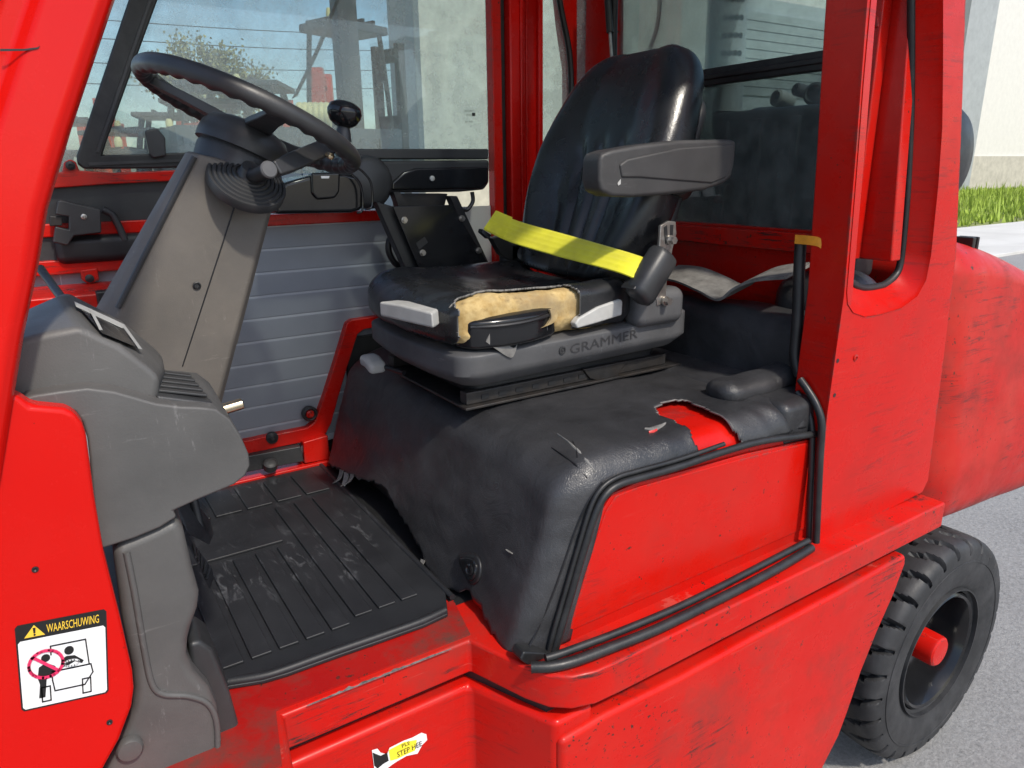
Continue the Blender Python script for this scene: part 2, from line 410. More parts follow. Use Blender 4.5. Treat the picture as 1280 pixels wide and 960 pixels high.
nut = P(612, 962, Y=.925); obj('tow_eye', lathe(nut, (0, -1, 0), [(.03, -.01), (.032, .004), (.022, .012), (.02, .004), (0, .004)], 24), 'black', LB)

# --- torn step sticker
ST = group('step_sticker', FL, tuple(P(500, 940, Y=.934)))
def flat(name, uv, Y, mat, par, th=.0006): return obj(name, prism(PY(Y, *uv), (0, th, 0)), mat, par, 0)
flat('torn_white', [(465, 938), (472, 936), (476, 941), (484, 943), (487, 935), (505, 926), (516, 922), (527, 916), (533, 918), (534, 925), (528, 931), (522, 942), (508, 945), (496, 952), (490, 956), (478, 965), (468, 962)], .9332, 'print_white', ST)
flat('torn_yellow', [(486, 938), (505, 928), (521, 925), (519, 938), (508, 943), (496, 949), (488, 951)], .9325, 'print_lemon', ST)
flat('torn_black', [(466, 941), (476, 945), (484, 941), (486, 951), (479, 955), (472, 961), (468, 957)], .9325, 'print_black', ST)
def text_quad(name, body, q, Y, mat, par, th=.0004):
    """q: tl, tr, br, bl pixel corners on plane Y"""
    vs, fs = text2d(body); tl, tr, br, bl = [P(u, v, Y=Y) for u, v in q]; out = []
    for x, y in vs:
        out.append(bl.lerp(br, x).lerp(tl.lerp(tr, x), y))
    return obj(name, (out, fs), mat, par, 0)
text_quad('lettering', 'STEP HEE', [(496, 940.5), (527, 926), (528, 932), (497, 947)], .9318, 'print_black', ST)
text_quad('lettering', 'PLE', [(502, 930.5), (512, 926), (513, 930), (503, 935)], .9318, 'print_black', ST)

# --- front pillar (A) and front panel with warning sticker
st = [(176, -95), (144, 0), (117, 80), (90, 161), (74, 215), (60, 262), (49, 330), (30, 420), (0, 607), (-30, 780)]
prof = [(-.18, 0), (-.105, 0), (-.092, .010), (-.072, .011), (-.060, 0), (-.014, -.004), (-.004, .002), (0, .012), (-.002, .075), (-.18, .075)]
rings = []
for u, v in st:
    p = P(u, v, Y=.885)
    if (u, v) == st[0]: rings.append([p+V((a+.39*(2.18-p.z), b, 2.18-p.z)) for a, b in prof])
    rings.append([p+V((a, b, 0)) for a, b in prof])
rings.append([p+V((a-.10, b, .76-p.z)) for a, b in prof])
obj('front_pillar', loft(rings), 'red_smooth', FL, 30, bevel=.004, seg=2)
sm = PY(.8835, (0, 61), (30, 61), (47, 59), (50, 57), (48, 61), (30, 63.5), (0, 64)); obj('pillar_seam', prism(sm, (0, .001, 0)), 'black', FL, 0)
obj('front_body', prism([(x, 1.0, z) for x, z in ((-.62, .30), (-.12, .30), (-.12, 1.25), (-.30, 1.32), (-.55, 1.05), (-.62, .95))], (0, .85, 0)), 'red', FL, 30, bevel=.02)
fp = PY(.90, (-80, 480), (22, 494), (38, 507), (80, 511), (93, 516), (103, 530), (108, 545), (112, 574), (118, 620), (130, 690), (150, 770), (166, 840), (168, 862), (165, 885), (150, 925), (128, 965), (95, 1020), (-80, 1020))
obj('front_panel', prism(fp, (0, .03, 0)), 'red_smooth', FL, 30, bevel=.007, seg=3)
for u, v in ((44, 712), (137, 903)):
    p = P(u, v, Y=.899); obj('bolt_hole', lathe(p, (0, -1, 0), [(.0035, -.004), (.0035, .0006), (.0022, .0008), (0, -.001)], 14), 'black', FL)
WS = group('warning_sticker', FL, tuple(P(75, 825, Y=.899)))
Q = [P(u, v, Y=.8992) for u, v in ((18, 783), (133, 761), (136, 866), (27, 890))]
def sq(x, y, l=0): return Q[3].lerp(Q[2], x).lerp(Q[0].lerp(Q[1], x), y)+V((0, -.0005*l, 0))
def dec(name, pts, l, mat): return obj(name, prism([sq(x, y, l) for x, y in pts], (0, .0004, 0)), mat, WS, 0)
def thick(pts, wd, closed=False):
    out = []
    n = len(pts)
    for i in range(n if closed else n-1):
        a, b = V(pts[i]), V(pts[(i+1) % n]); d = (b-a).normalized(); nn = V((-d.y, d.x))*wd/2; d = d*wd*.4
        out.append([tuple(a-d+nn), tuple(b+d+nn), tuple(b+d-nn), tuple(a-d-nn)])
    return out
def dline(name, pts, wd, l, mat, closed=False): return obj(name, join(*[prism([sq(x, y, l) for x, y in q], (0, .0003, 0)) for q in thick(pts, wd, closed)]), mat, WS, 0)
dec('backing', [(0, .03), (.03, 0), (.97, 0), (1, .03), (1, .97), (.97, 1), (.03, 1), (0, .97)], 0, 'print_black')
dec('white_field', [(.02, .045), (.045, .02), (.955, .02), (.98, .045), (.98, .79), (.955, .815), (.045, .815), (.02, .79)], 1, 'print_white')
dec('warning_triangle', [(.09, .845), (.31, .845), (.20, .975)], 1, 'print_yellow')
dec('exclamation_mark', [(.19, .885), (.21, .885), (.215, .945), (.185, .945)], 2, 'print_black'); dec('exclamation_dot', arc((.2, .866), .012, .012, 0, 2*pi, 8)[:-1], 2, 'print_black')
vs, fs = text2d('WAARSCHUWING'); obj('lettering', ([sq(.33+.58*x, .86+.095*y, 1) for x, y in vs], fs), 'print_yellow', WS, 0)
dline('vehicle_outline', [(.36, .60), (.36, .70), (.75, .70), (.78, .40), (.40, .40)], .016, 2, 'print_black')
dline('vehicle_body', [(.36, .40), (.80, .40), (.82, .30), (.72, .17), (.38, .17), (.36, .30)], .016, 2, 'print_black', True)
for cx in (.28, .74): dline('vehicle_wheel', [(cx-.045, .03+.04), (cx+.05, .07), (cx+.05, .24), (cx-.045, .24)], .016, 2, 'print_black', True)
dec('driver_head', arc((.56, .61), .055, .05, 0, 2*pi, 14)[:-1], 2, 'print_black')
dec('driver_body', [(.45, .42), (.47, .52), (.53, .55), (.62, .54), (.72, .46), (.70, .43), (.62, .47), (.55, .44)], 2, 'print_black')
dec('passenger_head', arc((.30, .575), .05, .045, 0, 2*pi, 14)[:-1], 2, 'print_black')
dec('passenger_body', [(.20, .36), (.22, .48), (.30, .52), (.40, .46), (.42, .38), (.30, .35), (.27, .12), (.20, .12), (.22, .28)], 2, 'print_black')
dline('steering_symbol', arc((.58, .46), .085, .035, 0, 2*pi, 16)[:-1], .018, 3, 'print_white', True)
dline('prohibition_ring', arc((.30, .51), .185, .155, 0, 2*pi, 28)[:-1], .034, 4, 'print_pink', True)
dline('prohibition_bar', [(.17, .61), (.43, .41)], .034, 4, 'print_pink')

# --- grey dash side cover, console above it, pedal cover below
cv = [(25, 500), (41, 494), (75, 489), (109, 485), (142, 489), (170, 497), (195, 504), (225, 508), (250, 509), (270, 511), (288, 524), (301, 545), (311, 568), (313, 582), (307, 595), (293, 606), (277, 613), (250, 624), (217, 639), (221, 647), (200, 660), (169, 673), (126, 687), (118, 650), (112, 574), (109, 548), (103, 528), (93, 515), (78, 509), (39, 512), (25, 508)]
obj('dash_side_cover', prism(PY(.925, *cv), (.012, .20, 0)), 'grey_plastic', FL, 50, bevel=.016, seg=5)
gt = PY(.95, (196, 500), (268, 507)); ga, gb = gt
GP = group('vent_panel', FL, tuple(ga))
obj('vent_plate', prism([ga+V((.0, 0, .006)), gb+V((.0, 0, .004)), gb+V((.0, .155, .004)), ga+V((.0, .155, .006))], (0, 0, -.02)), 'dark_plastic', GP, 30, bevel=.004)
for i in range(5):
    a = ga.lerp(gb, .06)+V((0, .018+.028*i, .006)); q = (gb-ga)*.88; obj('vent_rib', prism([a, a+q, a+q+V((0, .014, 0)), a+V((0, .014, 0))], (0, 0, .004)), 'dark_plastic', GP, 30, bevel=.0015)
kk = P(278, 512, Y=1.08); obj('ignition_barrel', cyl(kk, kk+V((.030, .0, .004)), .0085), 'brass', FL, 30, bevel=.002)
CN = group('instrument_console', FL, tuple(P(110, 440, Y=1.0)))
r1 = PY(.955, (10, 428), (60, 416), (100, 409), (150, 432), (190, 462), (200, 473), (196, 504), (142, 500), (100, 500), (10, 505))
r2 = PY(1.075, (15, 396), (50, 380), (75, 369), (150, 408), (196, 446), (207, 459), (203, 490), (142, 500), (100, 500), (10, 505))
r3 = [p+V((.01, .10, -.01)) for p in r2]
obj('housing', loft([r1, r2, r3]), 'grey_plastic', CN, 50, bevel=.008, seg=4)
from mathutils.bvhtree import BVHTree
hm = mesh('tmp', *loft([r1, r2, r3])); HB_ = BVHTree.FromPolygons([v.co.copy() for v in hm.vertices], [tuple(p.vertices) for p in hm.polygons])
def on_console(u, v, o):
    d = (fw+rt*((u-640)/F)-up*((v-480)/F)).normalized(); h, n, _, _ = HB_.ray_cast(CAM, d)
    if n.dot(d) > 0: n = -n
    return h+n*o
def film(name, pts, mat, o, k=5):
    pp = []
    for i in range(len(pts)):
        a, b = pts[i], pts[(i+1) % len(pts)]
        for t in range(k): pp.append((a[0]+(b[0]-a[0])*t/k, a[1]+(b[1]-a[1])*t/k))
    return obj(name, prism([on_console(u, v, o) for u, v in pp], (0, 0, -.0006)), mat, CN, 0)
film('display', [(97, 388), (150, 413), (170, 438), (125, 420)], 'black_gloss', .0045)
film('display_border', [(90, 381), (152, 409), (150, 414), (92, 387)], 'light_grey', .0052)
film('display_border', [(148, 409), (152, 409), (174, 440), (169, 439)], 'light_grey', .0052)
film('display_border', [(107, 389), (112, 391), (125, 417), (121, 417)], 'light_grey', .0056)
PC = group('pedal_cover', FL, tuple(P(200, 940, Y=.94)))
pc = [(140, 686), (157, 678), (190, 664), (222, 648), (230, 663), (240, 707), (250, 743), (248, 762), (240, 785), (236, 800), (234, 820), (243, 840), (262, 862), (272, 885), (276, 920), (278, 948), (272, 965), (268, 1000), (110, 1000), (133, 960), (150, 925), (166, 885), (168, 862), (165, 835), (152, 775), (145, 720)]
obj('panel', prism(PY(.93, *pc), (.005, .10, 0)), 'grey_plastic', PC, 50, bevel=.013, seg=4)
fl = [(236, 805), (250, 801), (266, 812), (278, 842), (288, 868), (297, 900), (306, 938), (296, 946), (270, 952), (255, 930), (240, 860)]
obj('toe_flare', prism(PY(.955, *fl), (.004, .075, 0)), 'dark_plastic', PC, 50, bevel=.012, seg=4)
obj('moulded_rim', tube(PY(.930, (158, 690), (168, 740), (180, 810), (190, 855), (205, 868), (235, 870), (260, 880), (271, 905), (272, 950)), .0042, 8, 5), 'grey_plastic', PC, 60)
p = P(162, 935, Y=.926); obj('fastener', lathe(p, (0, -1, 0), [(.0165, -.004), (.0165, .004), (.014, .0075), (.006, .0085), (0, .0085)], 22), 'grey_plastic', PC)
# pedals
PD = group('brake_pedal', FL, tuple(P(245, 680, Y=1.2)))
obj('pad', prism([P(222, 640, Y=1.18), P(246, 640, Y=1.24), P(268, 668, Y=1.26), P(262, 682, Y=1.2), P(235, 668, Y=1.16)], (0, .015, .02)), 'rubber', PD, 30, bevel=.006)
obj('pedal_arm', cyl(P(252, 668, Y=1.22), P(238, 610, Y=1.24), .008), 'black', PD)
PD = group('accelerator_pedal', FL, tuple(P(250, 710, Y=1.12)))
pa = [P(234, 680, Y=1.10), P(240, 684, Y=1.12), P(268, 722, Y=1.16), P(262, 738, Y=1.14), P(244, 700, Y=1.08)]
obj('pad', prism(pa, (.0, .012, .012)), 'rubber', PD, 30, bevel=.003)
for i in range(5):
    a = pa[1].lerp(pa[2], .12+.18*i); b = pa[4].lerp(pa[3], .12+.18*i); obj('grip_rib', cyl(a+V((0, 0, .012)), b+V((0, 0, .012)), .0022, n=6), 'dark_plastic', PD)

# --- steering column
SC = group('steering_column', FL, tuple(P(215, 400, Y=1.35)))
def seg(a, b, t): return (a[0]+(b[0]-a[0])*t, a[1]+(b[1]-a[1])*t)
rings = []
for t in (-.02, .12, .3, .5, .75, 1.0, 1.35, 1.7):
    e0 = P(*seg((231, 192), (120, 385), t), Y=1.375); e1 = P(*seg((247, 196), (152, 385), t), Y=1.322)
    e2 = P(*seg((300, 212), (243, 405), t), Y=1.318); e3 = P(*seg((349, 215), (291, 432), t), Y=1.333); e4 = P(*seg((352, 214), (296, 432), t), Y=1.36)
    rings.append([e0, e0.lerp(e1, .5)+V((-.006, -.006, 0)), e1, e2, e3, e4, e4+V((-.01, .11, 0)), e0+V((.02, .12, 0))])
obj('housing', loft(rings), 'column_plastic', SC, 28, bevel=.006, seg=3)
obj('edge_trim', tube([P(*seg((243, 196), (147, 385), t), Y=1.322) for t in (0, .25, .5, .75, 1)], .0045, 8, 3), 'dark_plastic', SC)
obj('panel_seam', tube([P(*seg((296, 250), (228, 458), t), Y=1.3185) for t in (0, .5, 1)], .0012, 6, 2), 'black', SC)
p = P(246, 357, Y=1.318); obj('screw', lathe(p, (0, -1, 0), [(.0065, -.003), (.0068, .002), (.005, .003), (.0035, .0005), (0, .0005)], 18), 'black', SC)
AX = V((sin(.446), .012, cos(.446))).normalized(); WC = V((.352, 1.388, 1.6935))
obj('collar', lathe(WC, AX, [(.060, -.16), (.071, -.125), (.073, -.072), (.070, -.066)], 48), 'dark_plastic', SC)
obj('hub_cover', lathe(WC, AX, [(.070, -.066), (.0785, -.064), (.079, -.050), (.076, -.034), (.066, -.020), (.045, -.012), (0, -.010)], 48), 'dark_plastic', SC)
bc = P(309, 226, Y=1.310); bd = ((CAM-bc).normalized()*.66+(rt*.33+up*.94)*.75).normalized()
bp = [(.066, -.012)]
for i in range(6):
    r0 = .066-.0075*i; bp += [(r0, .001+.0022*i), (r0-.0015, .0042+.0022*i), (r0-.0055, .0044+.0022*i), (r0-.0068, .0022+.0022*i)]
bp += [(.018, .018), (.016, .03), (0, .03)]
obj('lever_boot', lathe(bc, bd, bp, 48), 'dark_plastic', SC, 50)
lend = P(336, 212, Y=1.225)
LV = group('direction_lever', FL, tuple(bc))
obj('lever_stem', tube([bc+bd*.015, bc.lerp(lend, .5), lend], .0125, 16, 4), 'black', LV)
ld, le, lf = frame(lend-bc)
obj('end_cap', lathe(lend, (lend-bc), [(.0135, -.004), (.0142, .001), (.012, .0035), (0, .0038)], 24), 'shell_plastic', LV)
la, lb = lend+V((.012, .012, .0)), P(418, 180, Y=1.33)
dv = (lb-la).normalized(); sdv = dv.cross(V((0, -1, .2))).normalized()*.015; tdv = dv.cross(sdv).normalized()*.011
obj('lever_arm', loft([[c-sdv*k-tdv*k, c+sdv*k-tdv*k, c+sdv*k+tdv*k, c-sdv*k+tdv*k] for c, k in ((la, .8), (la.lerp(lb, .2), 1), (lb, 1))]), 'dark_plastic', LV, 30, bevel=.004, seg=3)

# --- steering wheel
SW = group('steering_wheel', FL, tuple(WC))
e1 = V((cos(.446), 0, -sin(.446))).normalized(); e2 = AX.cross(e1)
R0 = .185; NR, NT = 288, 18; rings = []
for i in range(NR):
    a = 2*pi*i/NR; er = e1*cos(a)+e2*sin(a); c = WC+er*R0; ring = []
    for j in range(NT):
        b = 2*pi*j/NT; rr = .0165
        inner = max(0, -cos(b)*.75-sin(b)*.65)            # finger grips on inside and underside
        rr -= .0048*inner*(.5-.5*cos(a*38)); ring.append(c+er*cos(b)*rr*.92+AX*sin(b)*rr)
    rings.append(ring)
rings.append(rings[0]); obj('rim', weld('rim', loft(rings, cap=False)), 'dark_plastic', SW, 60)
for a in (rad(30), rad(150), rad(270)):
    er = e1*cos(a)+e2*sin(a); tn = AX.cross(er); rr = []
    for t, wd, th in ((.0, .028, .012), (.06, .024, .012), (.12, .018, .011), (.18, .017, .010)):
        c = WC+er*t-AX*(.022*(1-t/.18)**1.3); rr.append([c-tn*wd-AX*th, c+tn*wd-AX*th, c+tn*wd*.8+AX*th*.5, c-tn*wd*.8+AX*th*.5])
    obj('spoke', loft(rr), 'dark_plastic', SW, 30, bevel=.003, seg=3)
kp = P(428, 170, Y=1.31); ka = (P(436, 132, Y=1.31)-kp).normalized()
kd = V((.12, -.05, 1)).normalized(); kb = P(429, 168, Y=1.335)
obj('knob_stem', lathe(kb, kd, [(.016, -.012), (.013, .006), (.011, .012), (.0115, .018)], 20), 'dark_plastic', SW)
obj('spinner_knob', lathe(kb+kd*.034, kd+V((.12, 0, 0)), [(0, -.022), (.014, -.021), (.024, -.014), (.0305, -.002), (.0315, .006), (.028, .016), (.018, .0225), (.006, .0245), (0, .0246)], 36), 'black_gloss', SW, 70)
p = P(413, 195, Y=1.28); obj('knob_clamp_bolt', lathe(p, (.2, -1, -.3), [(.006, -.008), (.006, .004), (.0035, .006), (0, .006)], 12), 'brass', SW)

# --- engine hood with vinyl cover
HD = group('engine_hood', FL, (.95, 1.35, ZF))
def shear(p, n=None):
    k = min(1, max(0, (.98-p.x)/.30)); p.x += (p.z-1.10)*.35*k; return p
obj('hood_body', weld('hood_body', rbox((.730, .8465, .808), (1.335, 1.845, 1.121), (.09, .05, .055), 5, (8, 10, 4), post=shear)), 'red', HD, 40)
def on_front(u, v):
    X = .56
    for _ in range(6): q = P(u, v, X=X); X = .650+(q.z-1.10)*.35
    return q.y, q.z
hem = sorted([on_front(*q) for q in ((424, 588), (434, 594), (455, 599), (478, 606), (500, 644), (523, 682), (535, 714), (547, 738))]+[(1.03, .845), (.95, .825), (.90, .812), (.84, .806), (1.88, .82)])
def hemz(y):
    for (a, za), (b, zb) in zip(hem, hem[1:]):
        if a <= y <= b:
            t = (y-a)/max(1e-6, b-a); return za+(zb-za)*t+.007*noise.noise(V((y*38, 3.1, 0)))+.005*noise.noise(V((y*95, 1.1, 0)))
    return .815
def cover_post(p, n):
    if n.x < -.25 and p.z < 1.0 and abs(n.z) < .35:
        h = hemz(p.y); p.z = 1.0-(1.0-p.z)*(1.0-h)/(1.0-.815)
    q = V((p.x*1.0, p.y, p.z))
    dsp = .0045*noise.noise(q*7)+.003*noise.noise(V((q.x*22, q.y*9, q.z*9)))
    if p.x > 1.12 and p.y < 1.05: dsp += .004*sin((p.x*1.2+p.y)*75)*max(0, min(1, (p.x-1.12)*8))
    dsp += .0018*noise.noise(V((q.x*9+q.y*14, q.z*30, q.y*5)))*(1 if n.x < -.3 else .5); p += n*dsp; shear(p)
    if n.z > .9: p.z -= .006*max(0, 1-abs(p.y-1.38)/.3)
    return p
def cover_keep(c, n):
    if n.z < -.02 or n.x > .6: return False
    if n.y < -.6 and n.z < .12 and n.x > -.12: return False
    if .955+.018*noise.noise(c*22)+.25*max(0, c.y-.9) < c.x < 1.062+.014*noise.noise(c*22+V((5, 0, 0)))+.12*max(0, c.y-.9) and c.y < 1.0+.012*noise.noise(c*40) and c.z > 1.0: return False
    return True
obj('hood_cover', weld('hood_cover', rbox((.650, .838, .753), (1.335, 1.86, 1.136), (.095, .055, .062), 9, (120, 120, 40), post=cover_post, keep=cover_keep)), 'cover_vinyl', HD, 60, solid=.004, rim='felt')
obj('void_floor', box((.536, 1.045, ZF+.0005), (.74, 1.85, ZF+.0025)), 'black', HD, 0)  # black sheet put in so the void beside the mat looks dark
# black plate put in as the dark void behind the torn front hem
kr = [shear(V((.712, y, z))) for y, z in ((1.02, .813), (1.84, .813), (1.84, 1.05), (1.02, 1.05))]
obj('void_plate', prism(kr, (.012, 0, 0)), 'black', HD, 30)
obj('hood_corner', prism([shear(V((.672, y, z))) for y, z in ((.86, .813), (1.04, .813), (1.04, .90), (.86, .90))], (.03, 0, 0)), 'red', HD, 30, bevel=.006)
# places on the cover's surface
from mathutils.bvhtree import BVHTree
cm = bpy.data.objects['hood_cover'].data
BV = BVHTree.FromPolygons([v.co.copy() for v in cm.vertices], [tuple(p.vertices) for p in cm.polygons])
def on_cover(u, v, o=.001):
    d = (fw+rt*((u-640)/F)-up*((v-480)/F)).normalized(); h, n, _, _ = BV.ray_cast(CAM, d)
    if h is None: return P(u, v, Y=.84), V((0, -1, 0))
    if n.dot(d) > 0: n = -n
    return h+n*o, n
def scar(name, pts, mat, th=.002, o=.0005):
    """slender strip lying on the cover; pts = (u, v, width)"""
    hs = [on_cover(u, v, o) for u, v, _ in pts]; rings = []
    for i, (p, n) in enumerate(hs):
        t = (hs[min(i+1, len(hs)-1)][0]-hs[max(i-1, 0)][0]).normalized(); sd = n.cross(t).normalized()*pts[i][2]/2; sd = sd*(1+.5*noise.noise(p*170))
        rings.append([p-sd-n*th, p-sd*.7+n*th*.5, p+n*th, p+sd*.7+n*th*.4, p+sd-n*th])
    return obj(name, loft(rings), mat, HD, 60)
def rag(pts, wd, mat='felt', th=.003): return obj('torn_flap', ribbon(pts, wd, th, 4), mat, HD, 60)
scar('cover_scratch', [(697, 543, .002), (710, 552, .005), (722, 563, .008), (734, 577, .008), (744, 590, .003)], 'felt')
scar('cover_scratch', [(690, 560, .002), (705, 570, .004), (718, 580, .005), (734, 598, .002)], 'black')
scar('cover_scratch', [(716, 552, .001), (721, 562, .003), (722, 572, .001)], 'black')
scar('cover_hole', [(806, 536, .003), (815, 537, .020), (824, 533, .016), (832, 529, .003)], 'felt'); scar('cover_hole', [(811, 541, .003), (816, 540, .009), (821, 538, .003)], 'scuffed_red', .0028, .001)
scar('cover_scuff', [(633, 687, .002), (637, 690, .005), (641, 692, .002)], 'felt')
for sm_pts in ([(655, 822), (668, 795), (690, 745), (708, 695), (724, 650), (738, 622), (752, 603)],):
    obj('cover_seam', tube([on_cover(u, v, .0005)[0] for u, v in sm_pts], .0022, 6, 5), 'black', HD)
for u, v, ln, wd, mt in ((428, 590, .030, .020, 'felt'), (434, 594, .040, .026, 'felt_light'), (441, 596, .022, .016, 'felt'), (540, 724, .034, .022, 'felt'), (546, 735, .045, .034, 'felt_light'), (530, 702, .014, .014, 'felt')):
    yy, zz = on_front(u, v); zz = hemz(min(max(yy, .85), 1.85)); h0 = V((.650+(zz-1.10)*.35-.001, yy, zz+.008))
    rag([h0, h0+V((-.004, -.002, -ln*.4)), h0+V((-.014, -.006, -ln*.75)), h0+V((-.030, -.004, -ln))], [V((.002, -wd, .003)), V((.006, -wd*.4, .006))], mt, .0022)
# latch grommet on the front of the cover
lc, lx = on_cover(592, 711, .001)
ly = V((0, -1, 0)); ly = (ly-lx*ly.dot(lx)).normalized(); lz = lx.cross(ly)
def lug(r, o, n=24):
    pts = []
    for i in range(n):
        a = 2*pi*i/n; k = 1.9 if cos(a) < 0 else 1.0; pts.append(lc+lx*o+ly*(r*cos(a)*k)+lz*(r*sin(a)*(1 if cos(a) > 0 else 1-.4*abs(cos(a)))))
    return pts
obj('latch_surround', loft([lug(.029, -.010), lug(.029, .003), lug(.025, .005)]), 'black', HD, 40, bevel=.002)
obj('latch_plate', loft([lug(.022, .004), lug(.022, .008), lug(.019, .010)]), 'black_gloss', HD, 40, bevel=.002)
obj('latch_button', lathe(lc+ly*.004+lx*.009, lx, [(.011, 0), (.011, .004), (.008, .005), (.006, .003), (0, .003)], 20), 'black_gloss', HD)
# red side panel with crease
sp = PY(.8405, (697, 815), (716, 760), (737, 690), (752, 640), (766, 617), (795, 604), (850, 590), (930, 568), (1018, 548), (1014, 662), (1008, 672), (850, 742), (700, 812))
obj('side_panel', prism(sp, (0, .006, 0)), 'red', HD, 30, bevel=.003)
sp2 = PY(.8385, (711, 790), (722, 752), (741, 688), (757, 640), (770, 620), (800, 608), (930, 573), (1012, 553), (1008, 660), (860, 725))
obj('raised_panel', prism(sp2, (0, .004, 0)), 'red', HD, 30, bevel=.004, seg=3)
# rubber edgings round the panel
TR = group('edge_hoses', FL, (.7, .84, .82))
def hose(pts, r, Y=.832, mat='seal'): return obj('edge_hose', tube(PY(Y, *pts), r, 10, 5), mat, TR, 60)
hose([(688, 834), (697, 800), (712, 748), (728, 692), (744, 642), (757, 618), (775, 605), (805, 596), (850, 583), (900, 566), (950, 552), (1000, 545), (1030, 541)], .0072)
hose([(683, 828), (692, 790), (708, 735), (724, 680), (739, 632), (753, 609), (773, 596), (800, 588), (850, 574), (905, 555)], .0045, .8365)
obj('edge_hose', tube([P(u, v, Z=.822) for u, v in ((664, 834), (690, 833), (720, 826), (760, 811), (820, 787), (880, 758), (940, 728), (985, 703), (1014, 685))], .0095, 10, 5), 'seal', TR, 60)
obj('edge_hose', tube([P(u, v, Z=.834)+V((0, -.004, 0)) for u, v in ((680, 821), (700, 815), (730, 804), (770, 789), (840, 760), (900, 731), (960, 700), (1008, 675))], .0068, 10, 5), 'seal', TR, 60)
obj('edge_hose', tube(PX(1.287, (1020, 678), (1022, 630), (1025, 570), (1027, 530), (1021, 507), (1010, 488), (1000, 474)), .0078, 10, 5), 'seal', TR, 60)
obj('edge_hose', tube(PX(1.287, (1011, 678), (1013, 620), (1015, 560), (1014, 528), (1007, 506), (996, 490)), .0066, 10, 5), 'seal', TR, 60)
obj('corner_cap', prism(PY(.828, (655, 815), (700, 818), (703, 832), (690, 838), (660, 832), (650, 825)), (0, .03, 0)), 'seal', TR, 30, bevel=.004)
# padded rear hump of the cover, flap and roll
def hump_post(p, n):
    p += n*(.006*noise.noise(p*8)+.003*noise.noise(p*23)); return p
obj('cover_rear_hump', weld('hump', rbox((1.335, .875, 1.06), (1.485, 1.86, 1.285), (.05, .06, .06), 6, (8, 40, 10), post=hump_post)), 'cover_vinyl', HD, 60)
obj('cover_step', weld('step', rbox((1.20, .842, 1.04), (1.38, 1.86, 1.140), (.02, .03, .02), 4, (10, 30, 5), post=hump_post)), 'cover_vinyl', HD, 60)
def pad_post(p, n):
    t = (p.x-1.14)/.32; p.z += .10*max(0, t-.45)**1.2; p.y += -.02*t; p += n*.004*noise.noise(p*16); return p
obj('cover_side_pad', weld('pad', rbox((1.13, .925, 1.12), (1.42, 1.01, 1.172), (.03, .035, .024), 6, (16, 4, 2), post=pad_post)), 'cover_vinyl', HD, 60)
obj('curled_flap', ribbon([P(832, 340, X=1.40), P(860, 343, X=1.40), P(890, 355, X=1.395), P(915, 366, X=1.39), P(935, 352, X=1.395), P(960, 342, X=1.40), P(1000, 338, X=1.40)], V((.10, 0, .025)), .006, 6), 'felt', HD, 60)

# --- quarter panel, B pillar
def PL(u, v, Y0=.81, k=.0):
    Y = Y0
    for _ in range(4):
        p = P(u, v, Y=Y); Y = Y0+k*max(0, p.z-1.2)
    return p
QP = group('quarter_panel', FL, (1.5, .81, ZF))
outer = [(1101, -196), (1221, -196), (1207, 0), (1202, 150), (1195, 320), (1178, 460), (1160, 600), (1153, 615), (1070, 657), (1020, 681), (1025, 610), (1034, 518), (1045, 440), (1055, 370), (1070, 190), (1082, 30), (1093, -110)]
hole = [(1101, -160), (1088, 0), (1079, 100), (1070, 220), (1061, 330), (1058, 365), (1059, 380), (1066, 391), (1080, 396), (1100, 393), (1126, 385), (1146, 370), (1157, 350), (1163, 319), (1172, 232), (1177, 160), (1178, 80), (1178, 0), (1178, -160)]
inner = [(1103, -160), (1090, 0), (1081, 100), (1072, 220), (1063, 320), (1060, 340), (1061, 350), (1068, 357), (1080, 360), (1092, 359), (1105, 356), (1117, 347), (1124, 335), (1128, 310), (1134, 240), (1138, 150), (1139, 80), (1139, 0), (1139, -160)]
ho, hi_ = [PL(*q) for q in hole], [PL(u, v, .862) for u, v in inner]
me = holed([PL(*q) for q in outer], [ho], (0, .004, 0))
oq = obj('panel_skin', me, 'red', QP, 30)
rec = loft([[p+V((0, -.0015, 0)) for p in ho], [p.lerp(q, .06)+V((0, .006, 0)) for p, q in zip(ho, hi_)], [p.lerp(q, .8) for p, q in zip(ho, hi_)], hi_], cap=False); obj('window_recess', rec, 'red', QP, 45)
obj('recess_seal', tube(hi_, .008, 8, 4, closed=True), 'seal', QP, 60)
rings = []
for u, v in ((1101, -196), (1082, 30), (1070, 190), (1055, 370), (1045, 440), (1034, 518), (1025, 610), (1020, 683)):
    c = PL(u, v); rings.append([c+V((.001, .001, 0)), c+V((.004, .085, 0)), c+V((.03, .09, 0)), c+V((.045, .055, 0)), c+V((.04, .006, 0))])
obj('pillar', loft(rings), 'red', QP, 30, bevel=.004, seg=3)
obj('door_seal', tube([P(1001, 300, X=1.318), P(999, 340, X=1.318), P(997, 400, X=1.318), P(994, 445, X=1.318), P(1000, 470, X=1.318)], .012, 10, 5), 'seal', QP, 60)
obj('orange_tape', ribbon([P(994, 299, X=1.300), P(1008, 300, X=1.298), P(1022, 302, X=1.298), P(1027, 305, X=1.300)], V((0, 0, .018)), .002, 3), 'orange_tape', QP, 50)
for u, v, r in ((1047, 451, .0045), (1043, 494, .0045)): obj('bolt_hole', lathe(PL(u, v), (0, -1, 0), [(r, -.002), (r, .0006), (0, .0007)], 14), 'black', QP)
obj('rivet', lathe(PL(1069, 447), (0, -1, 0), [(.007, -.002), (.0068, .002), (.0035, .0035), (.003, .001), (0, .001)], 16), 'red_worn', QP)
